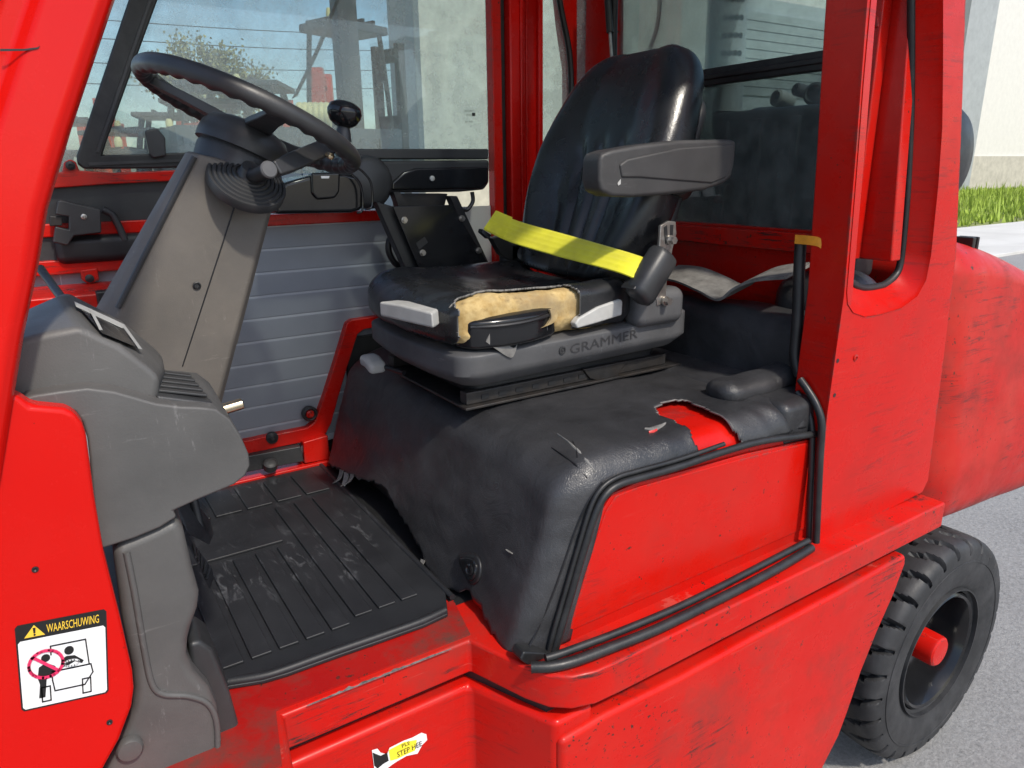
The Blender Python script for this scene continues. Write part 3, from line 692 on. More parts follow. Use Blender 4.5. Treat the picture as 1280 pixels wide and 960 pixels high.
# soft black bag-like hose bundle seen low in the quarter opening
obj('rubber_boot', weld('boot', rbox((1.43, .875, 1.16), (1.62, 1.10, 1.37), .075, 6, (4, 6, 4), post=lambda p, n: p+n*.008*noise.noise(p*14))), 'cover_vinyl', QP, 60)

# --- rear window frame on the cab's back
RF = group('rear_window_frame', FL, (1.5, 1.38, 1.25)); XB = 1.50
def rx(y, z, x=XB): return V((x, y, z))
fo = [rx(.835, 1.405), rx(1.935, 1.405), rx(1.985, 2.16), rx(.885, 2.16)]
fh = [rx(.955, 1.458), rx(1.70, 1.458), rx(1.72, 1.56), rx(1.745, 1.95), rx(1.75, 2.10), rx(.985, 2.10), rx(.975, 1.80)]
obj('surround', holed(fo, [fh], (.035, 0, 0)), 'red', RF, 30, bevel=.004)
obj('bottom_rail', box((1.478, .95, 1.408), (1.498, 1.80, 1.452)), 'red_worn', RF, 30, bevel=.004)
obj('lower_bulkhead', box((1.512, .98, 1.12), (1.53, 1.93, 1.404)), 'red', RF, 30)
obj('window_divider', join(box((1.486, .96, 1.802), (1.512, 1.75, 1.842)), box((1.480, .96, 1.815), (1.486, 1.75, 1.828))), 'seal', RF, 30, bevel=.003)
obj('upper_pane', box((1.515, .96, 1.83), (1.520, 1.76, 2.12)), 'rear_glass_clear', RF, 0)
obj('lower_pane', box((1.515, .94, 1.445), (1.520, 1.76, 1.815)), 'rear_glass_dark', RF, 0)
obj('stile_seal', tube([rx(1.742, 2.10, 1.492), rx(1.738, 1.90, 1.492), rx(1.716, 1.56, 1.492)], .011, 10, 4), 'seal', RF)
obj('stile_ridge', box((1.468, .905, 1.405), (1.50, .925, 2.15)), 'red', RF, 30, bevel=.004)
obj('hinge_tab', prism(PX(1.465, (1088, 18), (1097, 20), (1098, 34), (1089, 36)), (.03, 0, 0)), 'red_worn', RF, 30, bevel=.003)
obj('window_catch', tube([rx(.965, 1.765, 1.482), rx(.965, 1.745, 1.47), rx(.965, 1.72, 1.482)], .012, 10, 4), 'black', RF)
gs0, gs1 = P(757, -40, X=1.47), P(765, 78, X=1.47)
GS = group('gas_strut', FL, tuple(gs1)); gm = gs0.lerp(gs1, .68)
obj('strut_barrel', cyl(gs0, gm, .010), 'black', GS); obj('strut_rod', cyl(gm, gs1, .0045), 'steel', GS); obj('ball_end', lathe(gs1, (-1, 0, 0), [(.004, -.02), (.012, -.012), (.012, .006), (.005, .012), (0, .012)], 16), 'red_worn', GS)
obj('window_wiper', tube(PX(1.54, (826, -20), (822, 30), (812, 62)), .006, 8, 4), 'black', RF)
wl = P(900, 240, X=1.56)
obj('work_lamp', join(cyl(wl+V((0, -.03, 0)), wl+V((0, .03, 0)), .022), cyl(wl+V((0, .03, 0)), wl+V((0.0, .05, -.10)), .008)), 'black', RF, 40, bevel=.003)
# far quarter pane and its dark seal
obj('far_quarter_pane', box((1.315, 1.880, 1.55), (1.50, 1.884, 2.16)), 'door_glass', RF, 0)
obj('far_quarter_seal', tube([P(694, -30, Y=1.87), P(703, 20, Y=1.87), P(711, 60, Y=1.87), P(714, 100, Y=1.87), P(714, 150, Y=1.87)], .009, 8, 4), 'seal', RF)
obj('far_quarter_post', prism(PY(1.875, (699, -40), (722, -40), (722, 200), (714, 200), (714, 85), (706, 30)), (0, .05, 0)), 'red', RF, 30, bevel=.005)
obj('far_quarter_sill', box((1.31, 1.86, 1.10), (1.50, 1.90, 1.56)), 'red', RF, 30, bevel=.005)

# --- things behind the rear window: tank across the counterweight and dark cover
TK = group('gas_tank', FL, (1.86, 1.35, 1.40))
tx, tz, tr = 1.845, 1.622, .142
obj('tank_shell', lathe((tx, .90, tz), (0, 1, 0), [(0, 0), (.05, .004), (.10, .018), (.13, .05), (tr, .10), (tr, .70), (.13, .76), (.10, .79), (0, .80)], 48), 'black', TK, 50)
for yy in (1.08, 1.46): obj('tank_strap', lathe((tx, yy, tz), (0, 1, 0), [(tr+.001, -.02), (tr+.006, -.018), (tr+.006, .018), (tr+.001, .02)], 48), 'dark_steel', TK, 40)
for yy in (1.08, 1.46): obj('tank_cradle', box((tx-.10, yy-.03, 1.385), (tx+.10, yy+.03, tz-.10)), 'black', TK, 30, bevel=.005)
for i, (yy, zz, r) in enumerate(((1.20, 1.775, .028), (1.12, 1.783, .020), (1.03, 1.775, .026), (1.31, 1.775, .022), (1.25, 1.79, .016))):
    obj('pipe_fitting', lathe((1.70, yy, zz), (-1, -.15+.1*i, .2), [(r*.5, -.05), (r, -.04), (r, .01), (r*.75, .014), (r*.6, .0), (0, -.004)], 20), 'light_grey' if i % 2 else 'shell_plastic', TK, 40)
obj('radiator_cowl', weld('cowl', rbox((1.585, .98, 1.33), (1.70, 1.80, 1.745), .03, 4, (2, 6, 4))), 'dark_plastic', TK, 50)
for i in range(6): obj('cowl_rib', box((1.574, 1.04+.11*i, 1.40), (1.588, 1.062+.11*i, 1.72)), 'dark_plastic', TK, 30, bevel=.004)
EX = group('exhaust_pipe', FL, (1.75, 1.66, 1.4)); ea, eb = V((1.70, 1.50, 1.75)), V((1.72, 1.53, 2.35))
obj('exhaust_shield', cyl(ea, eb, .055, n=28), 'shutter_grey', EX, 40)
for i in range(8):
    for j in range(4):
        aa = -2.5+.28*j; p = ea.lerp(eb, .18+.075*i)+V((cos(aa)*.0555, sin(aa)*.0555, 0)); obj('shield_hole', lathe(p, (cos(aa), sin(aa), 0), [(.008, -.002), (.008, .0006), (0, .0007)], 8), 'black', EX, 0)

# --- counterweight
CWG = group('counterweight', FL, (2.1, 1.35, .7))
def cw_post(p, n):
    x = (p.x-1.70)/.75
    p.z -= .24*max(0, x-.22)**1.5*max(0, (p.z-.9)/.5)
    if p.z > .90: p.y += .045*max(0, (p.z-.90)/.5)**1.5*(1 if p.y < 1.3 else -1)
    p.y += (-.014 if p.y < 1.3 else .014)*math.exp(-((p.z-.84)/.09)**2)
    p.z -= .055*max(0, x)*max(0, (.95-p.z)/.25)
    p += n*.0035*noise.noise(p*5)
    return p
obj('casting', weld('casting', rbox((1.766, .806, .672), (2.55, 1.94, 1.425), (.12, .11, .085), 10, (14, 8, 14), post=cw_post)), 'red_faded', CWG, 30)
obj('seam_filler', box((1.70, .90, .80), (1.85, 1.86, 1.24)), 'black', CWG, 0)  # black box put in so the gap before the casting looks dark
b0 = P(1202, 318, Y=.93)
obj('lifting_bracket', join(box((b0.x-.02, .90, b0.z-.02), (b0.x+.03, .96, b0.z+.004)), box((b0.x-.004, .905, b0.z), (b0.x+.012, .955, b0.z+.045)), box((b0.x+.02, .905, b0.z), (b0.x+.03, .955, b0.z+.045))), 'dark_steel', CWG, 30, bevel=.003)

# --- rear wheel
RW = group('rear_wheel', FL, (1.9, .84, .32)); wc = V((1.905, .842, .300)); WR, WW = .322, .168
NA, rings = 528, []
prf = [(.172, -.062), (.205, -.077), (.25, -.083), (.284, -.080), (.296, -.0785), (.303, -.076), (.311, -.070), (.317, -.060), (.3205, -.046), (.322, -.03), (.322, -.015), (.322, 0), (.322, .015), (.322, .03), (.3205, .046), (.317, .060), (.311, .070), (.296, .0785), (.25, .083), (.205, .077), (.172, .062)]
NL = 28
for i in range(NA):
    a = 2*pi*i/NA; ring = []
    for r, h in prf:
        d = 0
        if r > .290:
            side = 1 if h > 0 else 0
            zig = .16*math.tanh((abs(h)-.034)*90)+.45*abs(h)/.08
            ph = (a/(2*pi)*NL+.5*side+zig*.55) % 1.0; dist = abs(ph-.5)
            wd = .105
            reach = max(0, min(1, (abs(h)-.012)/.006))
            d = .027*reach*max(0, min(1, (wd-dist)/.05))*min(1, (r-.288)/.012)
        rr = r*1.04-d; ring.append(wc+V((cos(a)*rr, h, sin(a)*rr)))
    rings.append(ring)
rings.append(rings[0]); obj('tyre', weld('tyre', loft(rings, cap=False, closed=False)), 'rubber', RW, 32)
for k in (.190, .276): obj('sidewall_ring', lathe(wc, (0, -1, 0), [(k+.003, .0800-.02*(k < .25)), (k+.002, .0835-.006*(k < .25)), (k-.002, .0835-.006*(k < .25)), (k-.003, .0800-.02*(k < .25))], 96), 'rubber', RW)
obj('rim', lathe(wc, (0, -1, 0), [(.174, .052), (.176, .066), (.170, .071), (.163, .067), (.158, .055), (.151, .028), (.149, -.02), (.142, -.035), (.110, -.045), (.075, -.040), (0, -.040)], 72), 'black_gloss', RW, 35)
obj('hub_cap', lathe(wc, (0, -1, 0), [(.046, -.045), (.045, .062), (.043, .069), (.038, .073), (.0, .074)], 36), 'red_worn', RW, 35)
for i in range(6):
    a = i*pi/3+.2; bolt(wc+V((cos(a)*.085, .040, sin(a)*.085)), (0, -1, 0), .011, .022, 'wheel_nut', 'dark_steel', RW)
obj('valve_stem', cyl(wc+V((-.14, .03, -.09)), wc+V((-.145, -.02, -.095)), .004), 'light_grey', RW)

# --- overhead guard, far pillar
RO_ = group('overhead_guard', FL, (.9, 1.38, 2.2))
obj('roof_plate', box((.10, .92, 2.195), (1.62, 1.90, 2.203)), 'roof_glass', RO_, 0)  # unseen pane; tint and dust set to let sky fill into the cab
for k in range(6): obj('roof_bar', box((.18+.27*k, .92, 2.205), (.23+.27*k, 1.90, 2.24)), 'red', RO_, 30, bevel=.006)
obj('roof_rail', box((.05, .845, 2.17), (1.70, .925, 2.25)), 'red', RO_, 30, bevel=.015); obj('roof_rail', box((.05, 1.90, 2.17), (1.70, 1.97, 2.25)), 'red', RO_, 30, bevel=.015)
FP = group('far_pillar', FL, (1.25, 1.87, ZF))
obj('post', box((1.200, 1.845, .85), (1.305, 1.93, 2.18)), 'red_smooth', FP, 30, bevel=.006)
obj('post_ridge', box((1.232, 1.838, .85), (1.242, 1.846, 2.18)), 'red_smooth', FP, 30, bevel=.003)
obj('post_ridge', box((1.252, 1.840, .85), (1.259, 1.846, 2.18)), 'red_smooth', FP, 30, bevel=.002)
obj('post_lip', box((1.290, 1.832, .85), (1.306, 1.846, 2.18)), 'red_smooth', FP, 30, bevel=.003)

# --- far door
FD = group('far_door', FL, (.7, 1.88, .85)); YD = 1.88
obj('red_rail', box((-.05, 1.868, 1.474), (.90, 1.895, 1.502)), 'red', FD, 30, bevel=.003)
sm_ = mesh('slat', *box((0, 0, 0), (.88, .012, .0565))); sm_.materials.append(MATS['door_slat'])
for k in range(10):
    o = bpy.data.objects.new('slat', sm_); COL.objects.link(o); o.parent = FD; o.matrix_parent_inverse = WM[FD.name].inverted()
    o.location = (.02, 1.884, 1.4735-.0585*(k+1)); o.rotation_euler = (rad(-.6), 0, 0)
    m = o.modifiers.new('b', 'BEVEL'); m.width = .004; m.segments = 3
obj('slat_backing', box((.02, 1.8853, .87), (.90, 1.906, 1.474)), 'slat_highlight', FD, 0)  # shows between the slats as painted highlights
obj('white_infill', box((.905, 1.886, 1.05), (1.155, 1.894, 1.50)), 'white_paint', FD, 0)
obj('lower_frame', prism(PY(1.862, (285, 556), (340, 544), (384, 535), (393, 528), (404, 500), (420, 450), (434, 404), (440, 400), (520, 388), (520, 400), (455, 412), (447, 418), (428, 480), (414, 530), (406, 545), (385, 552), (345, 560), (285, 574)), (0, .03, 0)), 'red', FD, 30, bevel=.003)
obj('door_stop', lathe(P(387, 517, Y=1.86), (0, -1, 0), [(.020, -.01), (.0215, .004), (.016, .010), (.0135, .008), (.012, .002)], 24), 'rubber', FD)
obj('door_stop_bolt', lathe(P(387, 517, Y=1.86), (0, -1, 0), [(.012, 0), (.011, .008), (.007, .010), (.006, .016), (0, .016)], 16), 'red_worn', FD)
for u, v in ((340, 547), ): obj('rubber_washer', lathe(P(u, v, Y=1.861), (0, -1, 0), [(.016, -.004), (.016, .005), (.008, .008), (.005, .012), (0, .012)], 20), 'rubber', FD)
obj('sill_strip', prism(PY(1.84, (285, 575), (376, 558), (380, 577), (312, 590), (285, 594)), (0, .03, 0)), 'dark_plastic', FD, 30, bevel=.003)
obj('sill_stud', lathe(P(338, 580, Y=1.82), (0, -.5, 1), [(.018, -.015), (.018, .004), (.014, .008), (.006, .009), (0, .009)], 20), 'rubber', FD)
obj('sill_end', prism(PY(1.84, (379, 553), (410, 544), (413, 574), (381, 580)), (0, .03, 0)), 'red', FD, 30, bevel=.004)
obj('far_side_base', box((.50, 1.895, ZF-.05), (.70, 1.90, .93)), 'black', FD, 30)
obj('far_side_wall', box((.66, 1.868, ZF), (1.31, 1.90, 1.16)), 'black', FD, 30)
obj('door_edge', box((-.05, 1.83, ZF), (.66, 1.90, ZF+.018)), 'red', FD, 30, bevel=.004)
# window: seal, pane, stile
obj('window_pane', box((.0, 1.890, 1.60), (1.17, 1.894, 2.18)), 'door_glass', FD, 0)
obj('window_seal', prism(PY(1.872, (178, -45), (161, 0), (128, 98), (96, 195), (97, 205), (105, 211), (160, 211), (250, 209), (250, 190), (128, 194), (133, 178), (165, 88), (197, 0), (213, -45)), (0, .016, 0)), 'seal', FD, 30, bevel=.004)
obj('seal_lip', prism(PY(1.868, (110, 203), (250, 198), (250, 201), (112, 207)), (0, .005, 0)), 'dark_plastic', FD, 30)
obj('seal_lip', prism(PY(1.868, (186, 0), (120, 190), (124, 190), (190, 0)), (0, .005, 0)), 'dark_plastic', FD, 30)
obj('stile', box((1.150, 1.86, .95), (1.181, 1.895, 2.18)), 'red', FD, 30, bevel=.003)
obj('stile_seal', box((1.181, 1.872, .95), (1.200, 1.90, 2.18)), 'seal', FD, 30, bevel=.003)
obj('window_clip', prism(PY(1.86, (181, 163), (197, 160), (207, 172), (208, 195), (192, 198), (187, 192)), (0, .02, 0)), 'dark_plastic', FD, 30, bevel=.004)
obj('upper_bar', prism(PY(1.858, (60, 215), (78, 215), (80, 203), (87, 199), (95, 202), (99, 213), (140, 216), (260, 211), (260, 224), (140, 230), (60, 236)), (0, .025, 0)), 'red_worn', FD, 30, bevel=.003)
obj('bar_bolt', lathe(P(88, 207, Y=1.856), (0, -1, 0), [(.0095, -.004), (.0095, .004), (.004, .006), (.004, .002), (0, .002)], 18), 'black', FD)
obj('inner_panel', box((-.15, 1.878, 1.405), (.36, 1.885, 1.60)), 'dark_plastic', FD, 30)
obj('panel_bulge', weld('bulge', rbox((.02, 1.845, 1.415), (.20, 1.90, 1.475), .018, 4, (4, 2, 2))), 'black', FD, 50)
LT = group('door_latch', FL, tuple(P(95, 280, Y=1.83)))
obj('latch_body', prism(PY(1.825, (75.7, 250), (126, 262), (127, 291), (93, 295), (85, 307), (66, 303), (69, 283), (86, 287), (86, 271), (69, 268), (72, 252)), (0, .03, 0)), 'dark_plastic', LT, 30, bevel=.003)
obj('latch_tongue', prism(PY(1.835, (62, 270), (78, 271), (78, 282), (62, 283)), (0, .02, 0)), 'dark_steel', LT, 30, bevel=.002)
obj('latch_screw', lathe(P(105, 271, Y=1.825), (0, -1, 0), [(.006, -.002), (.006, .002), (.003, .003), (.002, .001), (0, .001)], 14), 'steel', LT)
obj('latch_handle', tube(PY(1.85, (128, 262), (140, 268), (147, 280), (152, 290), (156, 300)), .008, 10, 4), 'dark_plastic', LT)
obj('lower_bar', box((-.15, 1.862, 1.393), (.17, 1.885, 1.424)), 'red_worn', FD, 30, bevel=.003)
obj('bar_tab', prism(PY(1.858, (100, 338), (122, 335), (124, 350), (112, 356), (102, 350)), (0, .02, 0)), 'red_worn', FD, 30, bevel=.003)
obj('bar_bolt', lathe(P(112, 348, Y=1.856), (0, -1, 0), [(.009, -.004), (.009, .003), (.004, .005), (0, .005)], 16), 'black', FD)
obj('lit_slot_strip', box((-.10, 1.888, 1.365), (.13, 1.893, 1.40)), 'door_slat', FD, 0)  # grey strip standing in for daylight seen through the slot
obj('lower_ledge', box((-.20, 1.70, 1.22), (.20, 1.89, 1.368)), 'red_worn', FD, 30, bevel=.006)
obj('ledge_cover', box((.075, 1.69, 1.25), (.16, 1.72, 1.372)), 'black', FD, 30, bevel=.004)
obj('wiper_hose', tube([P(50, 335, Y=1.25), P(62, 352, Y=1.22), P(78, 374, Y=1.16), P(84, 384, Y=1.12)], .006, 10, 4), 'dark_plastic', FL)
# wiper blade lying against the pane
obj('door_wiper', ribbon([P(425, -10, Y=1.91), P(398, 60, Y=1.91), P(368, 122, Y=1.91)], V((.012, 0, .006)), .010, 4), 'dark_steel', FD, 40)
text_quad('glass_marking', 'SECURIT', [(581, 137.5), (592, 137.5), (592, 139.5), (581, 139.5)], 1.8885, 'print_black', FD)
obj('glass_marking', prism(PY(1.8885, (590, 141), (594, 141), (594, 145), (590, 145)), (0, .0004, 0)), 'print_black', FD, 0)
text_quad('glass_marking', '43R-0012', [(582, 142.5), (589, 142.5), (589, 144.5), (582, 144.5)], 1.8885, 'print_black', FD)
text_quad('glass_marking', 'E1 AS2', [(582, 151), (591, 151), (591, 153), (582, 153)], 1.8885, 'print_black', FD)

# --- armrest moulding, tray, lever bracket on the far side
MO = group('side_moulding', FL, (.95, 1.82, 1.55))
obj('upper_band', prism(PY(1.80, (430, 186), (611, 186), (611, 199), (452, 199), (430, 203)), (0, .065, 0)), 'dark_plastic', MO, 30, bevel=.004)
obj('lower_band', prism(PY(1.79, (440, 201), (612, 200), (612, 228), (606, 237), (575, 240), (488, 241), (470, 238), (440, 238)), (0, .07, 0)), 'dark_plastic', MO, 40, bevel=.008, seg=4)
obj('recess_face', prism(PY(1.783, (490, 228), (505, 215), (520, 210), (611, 208), (611, 228), (600, 236), (490, 238)), (0, .02, 0)), 'black_gloss', MO, 40, bevel=.006, seg=3)
obj('button', lathe(P(540, 223, Y=1.782), (0, -1, 0), [(.007, -.002), (.007, .003), (.005, .0045), (0, .0045)], 16), 'light_grey', MO)
obj('end_cheek', lathe(P(462, 228, Y=1.77), (0, -1, 0), [(.066, -.06), (.066, -.008), (.06, 0), (.05, .004), (0, .005)], 40), 'dark_plastic', MO, 40)
obj('underside_block', prism(PY(1.80, (500, 242), (560, 242), (556, 258), (500, 262)), (0, .05, 0)), 'dark_steel', MO, 30, bevel=.003)
obj('cable', tube(PY(1.82, (590, 240), (591, 252), (584, 262), (578, 262)), .006, 8, 4), 'black', MO)
AT = group('storage_tray', FL, (.6, 1.74, 1.51))
obj('tray_body', prism(PY(1.70, (344, 268), (346, 240), (356, 228), (385, 220), (430, 216), (448, 220), (455, 232), (454, 262), (440, 266)), (0, .12, 0)), 'black_gloss', AT, 45, bevel=.010, seg=4)
obj('tray_cup', prism(PY(1.692, (389, 216), (426, 215), (425, 240), (419, 248), (397, 250), (390, 242)), (0, .03, 0)), 'black_gloss', AT, 45, bevel=.006, seg=3)
obj('tray_label', prism(PY(1.6905, (401, 220), (412, 220), (411, 223), (402, 223)), (0, .0006, 0)), 'print_white', AT, 0)
for a in ((443, 205), (455, 198)):
    dx = a[0]-443; obj('wire_guard', tube(PY(1.68, (430+dx, 212-dx*.4), (442+dx, 220-dx*.4), (452+dx, 236-dx*.5), (453+dx, 262-dx*.4), (446+dx, 266-dx*.4)), .0028, 8, 4), 'black_gloss', AT)
BR = group('lever_bracket', FL, (.85, 1.70, 1.30))
pl = PY(1.68, (491, 258), (565, 256), (613, 334), (525, 338))
obj('cover_plate', prism(pl, (0, .006, 0)), 'black_gloss', BR, 30, bevel=.002)
obj('bracket_arm', prism(PY(1.70, (470, 252), (492, 258), (545, 352), (514, 352)), (0, .03, 0)), 'black', BR, 30, bevel=.003)
obj('bracket_arm', prism(PY(1.72, (562, 245), (572, 245), (612, 330), (600, 335)), (0, .03, 0)), 'black', BR, 30, bevel=.003)
obj('bracket_post', prism(PY(1.74, (492, 240), (500, 240), (512, 262), (500, 262)), (0, .03, 0)), 'dark_steel', BR, 30)
for u, v in ((505, 275), (577, 273), (528, 316), (598, 313)): bolt(P(u, v, Y=1.679), (0, -1, 0), .0062, .010, 'bolt', 'steel', BR)
obj('slot', prism(PY(1.679, (520, 304), (531, 296), (535, 303), (524, 312)), (0, .001, 0)), 'black', BR, 0)
obj('cable_loop', tube(PY(1.76, (494, 292), (487, 300), (486, 314), (493, 328), (503, 334), (514, 335)), .0085, 10, 5), 'black', BR)

# --- driver's seat
SE = group('driver_seat', FL, (1.0, 1.39, 1.13))
SY = 1.385
# suspension and rails
obj('mounting_plate', box((.655, 1.185, 1.139), (1.26, 1.60, 1.145)), 'dark_steel', SE, 30, bevel=.002)
for y in (1.20, 1.56): obj('slide_rail', box((.665, y, 1.145), (1.22, y+.028, 1.172)), 'dark_steel', SE, 30, bevel=.003)
for k in range(7): obj('rail_slot', box((.70+.042*k, 1.1985, 1.153), (.718+.042*k, 1.1995, 1.162)), 'black', SE, 0)
obj('rail_lug', prism([(.98, 1.194, 1.15), (1.02, 1.194, 1.135), (1.06, 1.194, 1.137), (1.09, 1.194, 1.175), (.96, 1.194, 1.175)], (0, .012, 0)), 'dark_steel', SE, 30, bevel=.003)
def bel(p, n):
    t = (p.z-1.15)/.06; p.y = SY+(p.y-SY)*(1-.05*sin(t*pi)); p.x += .03*(1-t)*(1 if p.x < .9 else -1); return p
obj('suspension_bellows', weld('bellows', rbox((.66, 1.205, 1.150), (1.22, 1.585, 1.225), (.03, .03, .02), 4, (8, 6, 4), post=bel)), 'black', SE, 50)
# grey lower shell
def shell_post(p, n):
    t = (p.z-1.185)/.085
    p.z += .018*(p.x-.9) + (.012 if p.x > 1.12 and t > .6 else 0)
    k = 1-max(0, .42-t)*.30; p.x = .92+(p.x-.92)*k; p.y = SY+(p.y-SY)*k
    if p.x < .72: p.x += .02*((p.y-SY)/.22)**2
    return p
obj('base_shell', weld('shell', rbox((.612, 1.150, 1.190), (1.248, 1.625, 1.270), (.05, .035, .010), 5, (14, 10, 8), post=shell_post)), 'shell_plastic', SE, 40)
text_quad('lettering', 'GRAMMER', [(713, 431), (797, 411), (797, 422), (713, 443)], 1.1488, 'shell_dark', SE)
obj('emblem', lathe(P(703, 438, Y=1.1485), (0, -1, 0), [(.0085, -.002), (.0085, .0012), (.006, .0014), (.0055, 0), (.0025, 0), (.002, .0014), (0, .0014)], 20), 'dark_plastic', SE)
obj('shell_slot', prism(PY(1.149, (818, 398), (836, 394), (836, 397), (819, 401)), (0, .002, 0)), 'black', SE, 0)
# cushion
def cush_post(p, n):
    lx_, ly_ = (p.x-.60)/.47, (p.y-SY)/.24
    if n.z > 0:
        p.z += .030*max(0, abs(ly_)-.45)**1.4*2.2 - .022*math.exp(-((lx_-.62)/.28)**2-(ly_/.55)**2) + .010*math.exp(-((lx_-.12)/.16)**2)
        p.z += .0025*noise.noise(V((p.x*30, p.y*8, 0)))*max(0, 1-abs(ly_))
    if lx_ < .35: p.x += .035*abs(ly_)**2.5*(1-lx_/.35)
    p.z -= .016*max(0, .25-lx_)*4*max(0, (p.z-1.27)/.1)
    p.z += .0025*noise.noise(p*20); return p
def torn(c):
    """opening torn in the near front of the cushion skin"""
    j = .010*noise.noise(c*30)+.005*noise.noise(c*80)
    return .612+j < c.x < .905+j-.25*max(0, 1.31-c.z) and c.y < 1.192+1.6*j+.018*noise.noise(V((c.x*24, 0, 0)))+.012*noise.noise(V((c.x*70, 0, 5)))
obj('cushion_skin', weld('cushion', rbox((.600, 1.145, 1.268), (1.075, 1.625, 1.358), (.055, .05, .040), 14, (110, 90, 10), post=cush_post, keep=lambda c, n: not (torn(c) or n.z < -.7))), 'seat_vinyl', SE, 60, solid=.004, rim='felt')
obj('cushion_foam', weld('foam', rbox((.612, 1.158, 1.270), (1.06, 1.612, 1.352), (.05, .045, .036), 12, (80, 40, 10), post=lambda p, n: cush_post(p, n)+n*(.003*noise.noise(p*28)+.0015*noise.noise(p*90)))), 'foam', SE, 60)
obj('cushion_pan', weld('pan', rbox((.645, 1.134, 1.268), (.872, 1.26, 1.334), (.03, .03, .012), 6, (8, 4, 3), post=lambda p, n: V((p.x, p.y+.02*((p.x-.76)/.09)**2, p.z+.03*(p.x-.76))))), 'black_gloss', SE, 50)
obj('pan_lip', tube([V((.660, 1.165, 1.314)), V((.70, 1.142, 1.315)), V((.76, 1.132, 1.317)), V((.82, 1.142, 1.320)), V((.862, 1.168, 1.321))], .004, 8, 5), 'black', SE)
def fray(pts, wd, mat='foam', th=.006): return obj('torn_foam', ribbon(pts, wd, th, 4), mat, SE, 60)
fray(PY(1.142, (690, 386), (692, 396), (686, 405), (677, 409)), [V((.014, 0, .002)), V((.020, 0, .004))])
fray(PY(1.147, (610, 421), (622, 430), (640, 441), (646, 432)), [V((.01, 0, .018)), V((.006, 0, .02))], 'felt', .002)
fray(PY(1.146, (655, 415), (668, 414), (684, 408)), [V((.0, 0, .012)), V((.0, 0, .016))], 'felt', .002)
# grey levers
def lever(name, pts, Y, d, bev=.006): return obj(name, prism(PY(Y, *pts), (0, d, 0)), 'light_grey', SE, 40, bevel=bev, seg=3)
obj('front_handle', loft([[P(474, 377, Y=1.34), P(497, 375, Y=1.40), P(497, 393, Y=1.40), P(475, 395, Y=1.34)], [P(500, 381, Y=1.27), P(512, 376, Y=1.32), P(512, 398, Y=1.31), P(500, 401, Y=1.27)], [P(540, 391, Y=1.18), P(548, 386, Y=1.22), P(550, 406, Y=1.21), P(542, 411, Y=1.18)]]), 'light_grey', SE, 40, bevel=.005, seg=3)
lever('side_lever', [(719, 405), (724, 398), (748, 384), (776, 374), (779, 376), (778, 394), (750, 403), (722, 411)], 1.138, .02)
obj('slide_handle', weld('handle', rbox((-.022, -.035, -.014), (.022, .035, .014), (.012, .014, .010), 5, (2, 3, 1), post=lambda p, n: P(466, 456, Y=1.56)+V((p.x, p.y, p.z-.012*max(0, -p.y/.035)))+V((0, 0, .008)))), 'light_grey', SE, 50)
obj('slide_handle_rod', tube([P(478, 458, Y=1.54), P(492, 462, Y=1.50), P(505, 466, Y=1.46)], .006, 8, 3), 'black', SE)
# backrest
def back_ring(t):
    """t: 0 bottom .. 1 top"""
    x = 1.098+.150*t+.055*t*t; z = 1.335+.530*t
    hw = .172+.074*sin(min(1, t/.42)*pi/2) if t < .42 else .246-.074*((t-.42)/.58)**2.0
    th = .105; cap = 1
    if t > .80: cap = math.sqrt(max(0, 1-((t-.80)/.20)**2.4))
    hw *= (.40+.60*cap**.55) if t > .80 else 1
    th *= (.25+.75*cap)
    ax = V((.93, 0, -.36)).normalized(); pts = []; M = 40
    for i in range(M+1):
        s_ = -1+2*i/M; y = SY-s_*hw
        bol = .058*max(0, (abs(s_)-.40)/.60)**1.2*(1-max(0, t-.55)/.45*.75) - .10*max(0, abs(s_)-.84)**1.5*2.6
        cen = -.014*(1-s_*s_)*sin(min(1, t/.7)*pi)
        rib = 0
        if .05 < t < .62 and abs(s_) < .52:
            q = s_*(.62+.9*max(0, t-.28)*0)-0; w_ = min(1, (.62-t)/.10)*min(1, (t-.05)/.08)*max(0, min(1, (.52-abs(s_))/.08))
            rib = -.020*w_*max(0, cos(s_*(1-.9*max(0, t-.3))*26)-.35)/.65
        edge = 1-abs(s_)**8*.9
        d = (th*.5*edge+bol-cen*-1+rib)
        c = V((x, y, z)); pts.append(c-ax*d)
    for i in range(M+1):
        s_ = 1-2*i/M; y = SY-s_*hw*.97; c = V((x, y, z)); pts.append(c+ax*(th*.5*(1-abs(s_)**6*.6)))
    return pts
ts = [0, .03, .06, .1, .14, .18, .22, .26, .3, .34, .38, .42, .46, .5, .54, .58, .62, .66, .7, .74, .78, .81, .84, .87, .895, .92, .94, .96, .975, .99, .998]
obj('backrest', weld('backrest', loft([back_ring(t) for t in ts])), 'seat_vinyl', SE, 70, sub=1)
obj('back_shell', weld('bshell', rbox((-.03, -.215, -.24), (.02, .20, .16), (.02, .06, .06), 4, (2, 6, 6), post=lambda p, n: V((1.235+p.x+p.z*.34, SY+p.y, 1.60+p.z)))), 'black', SE, 50)
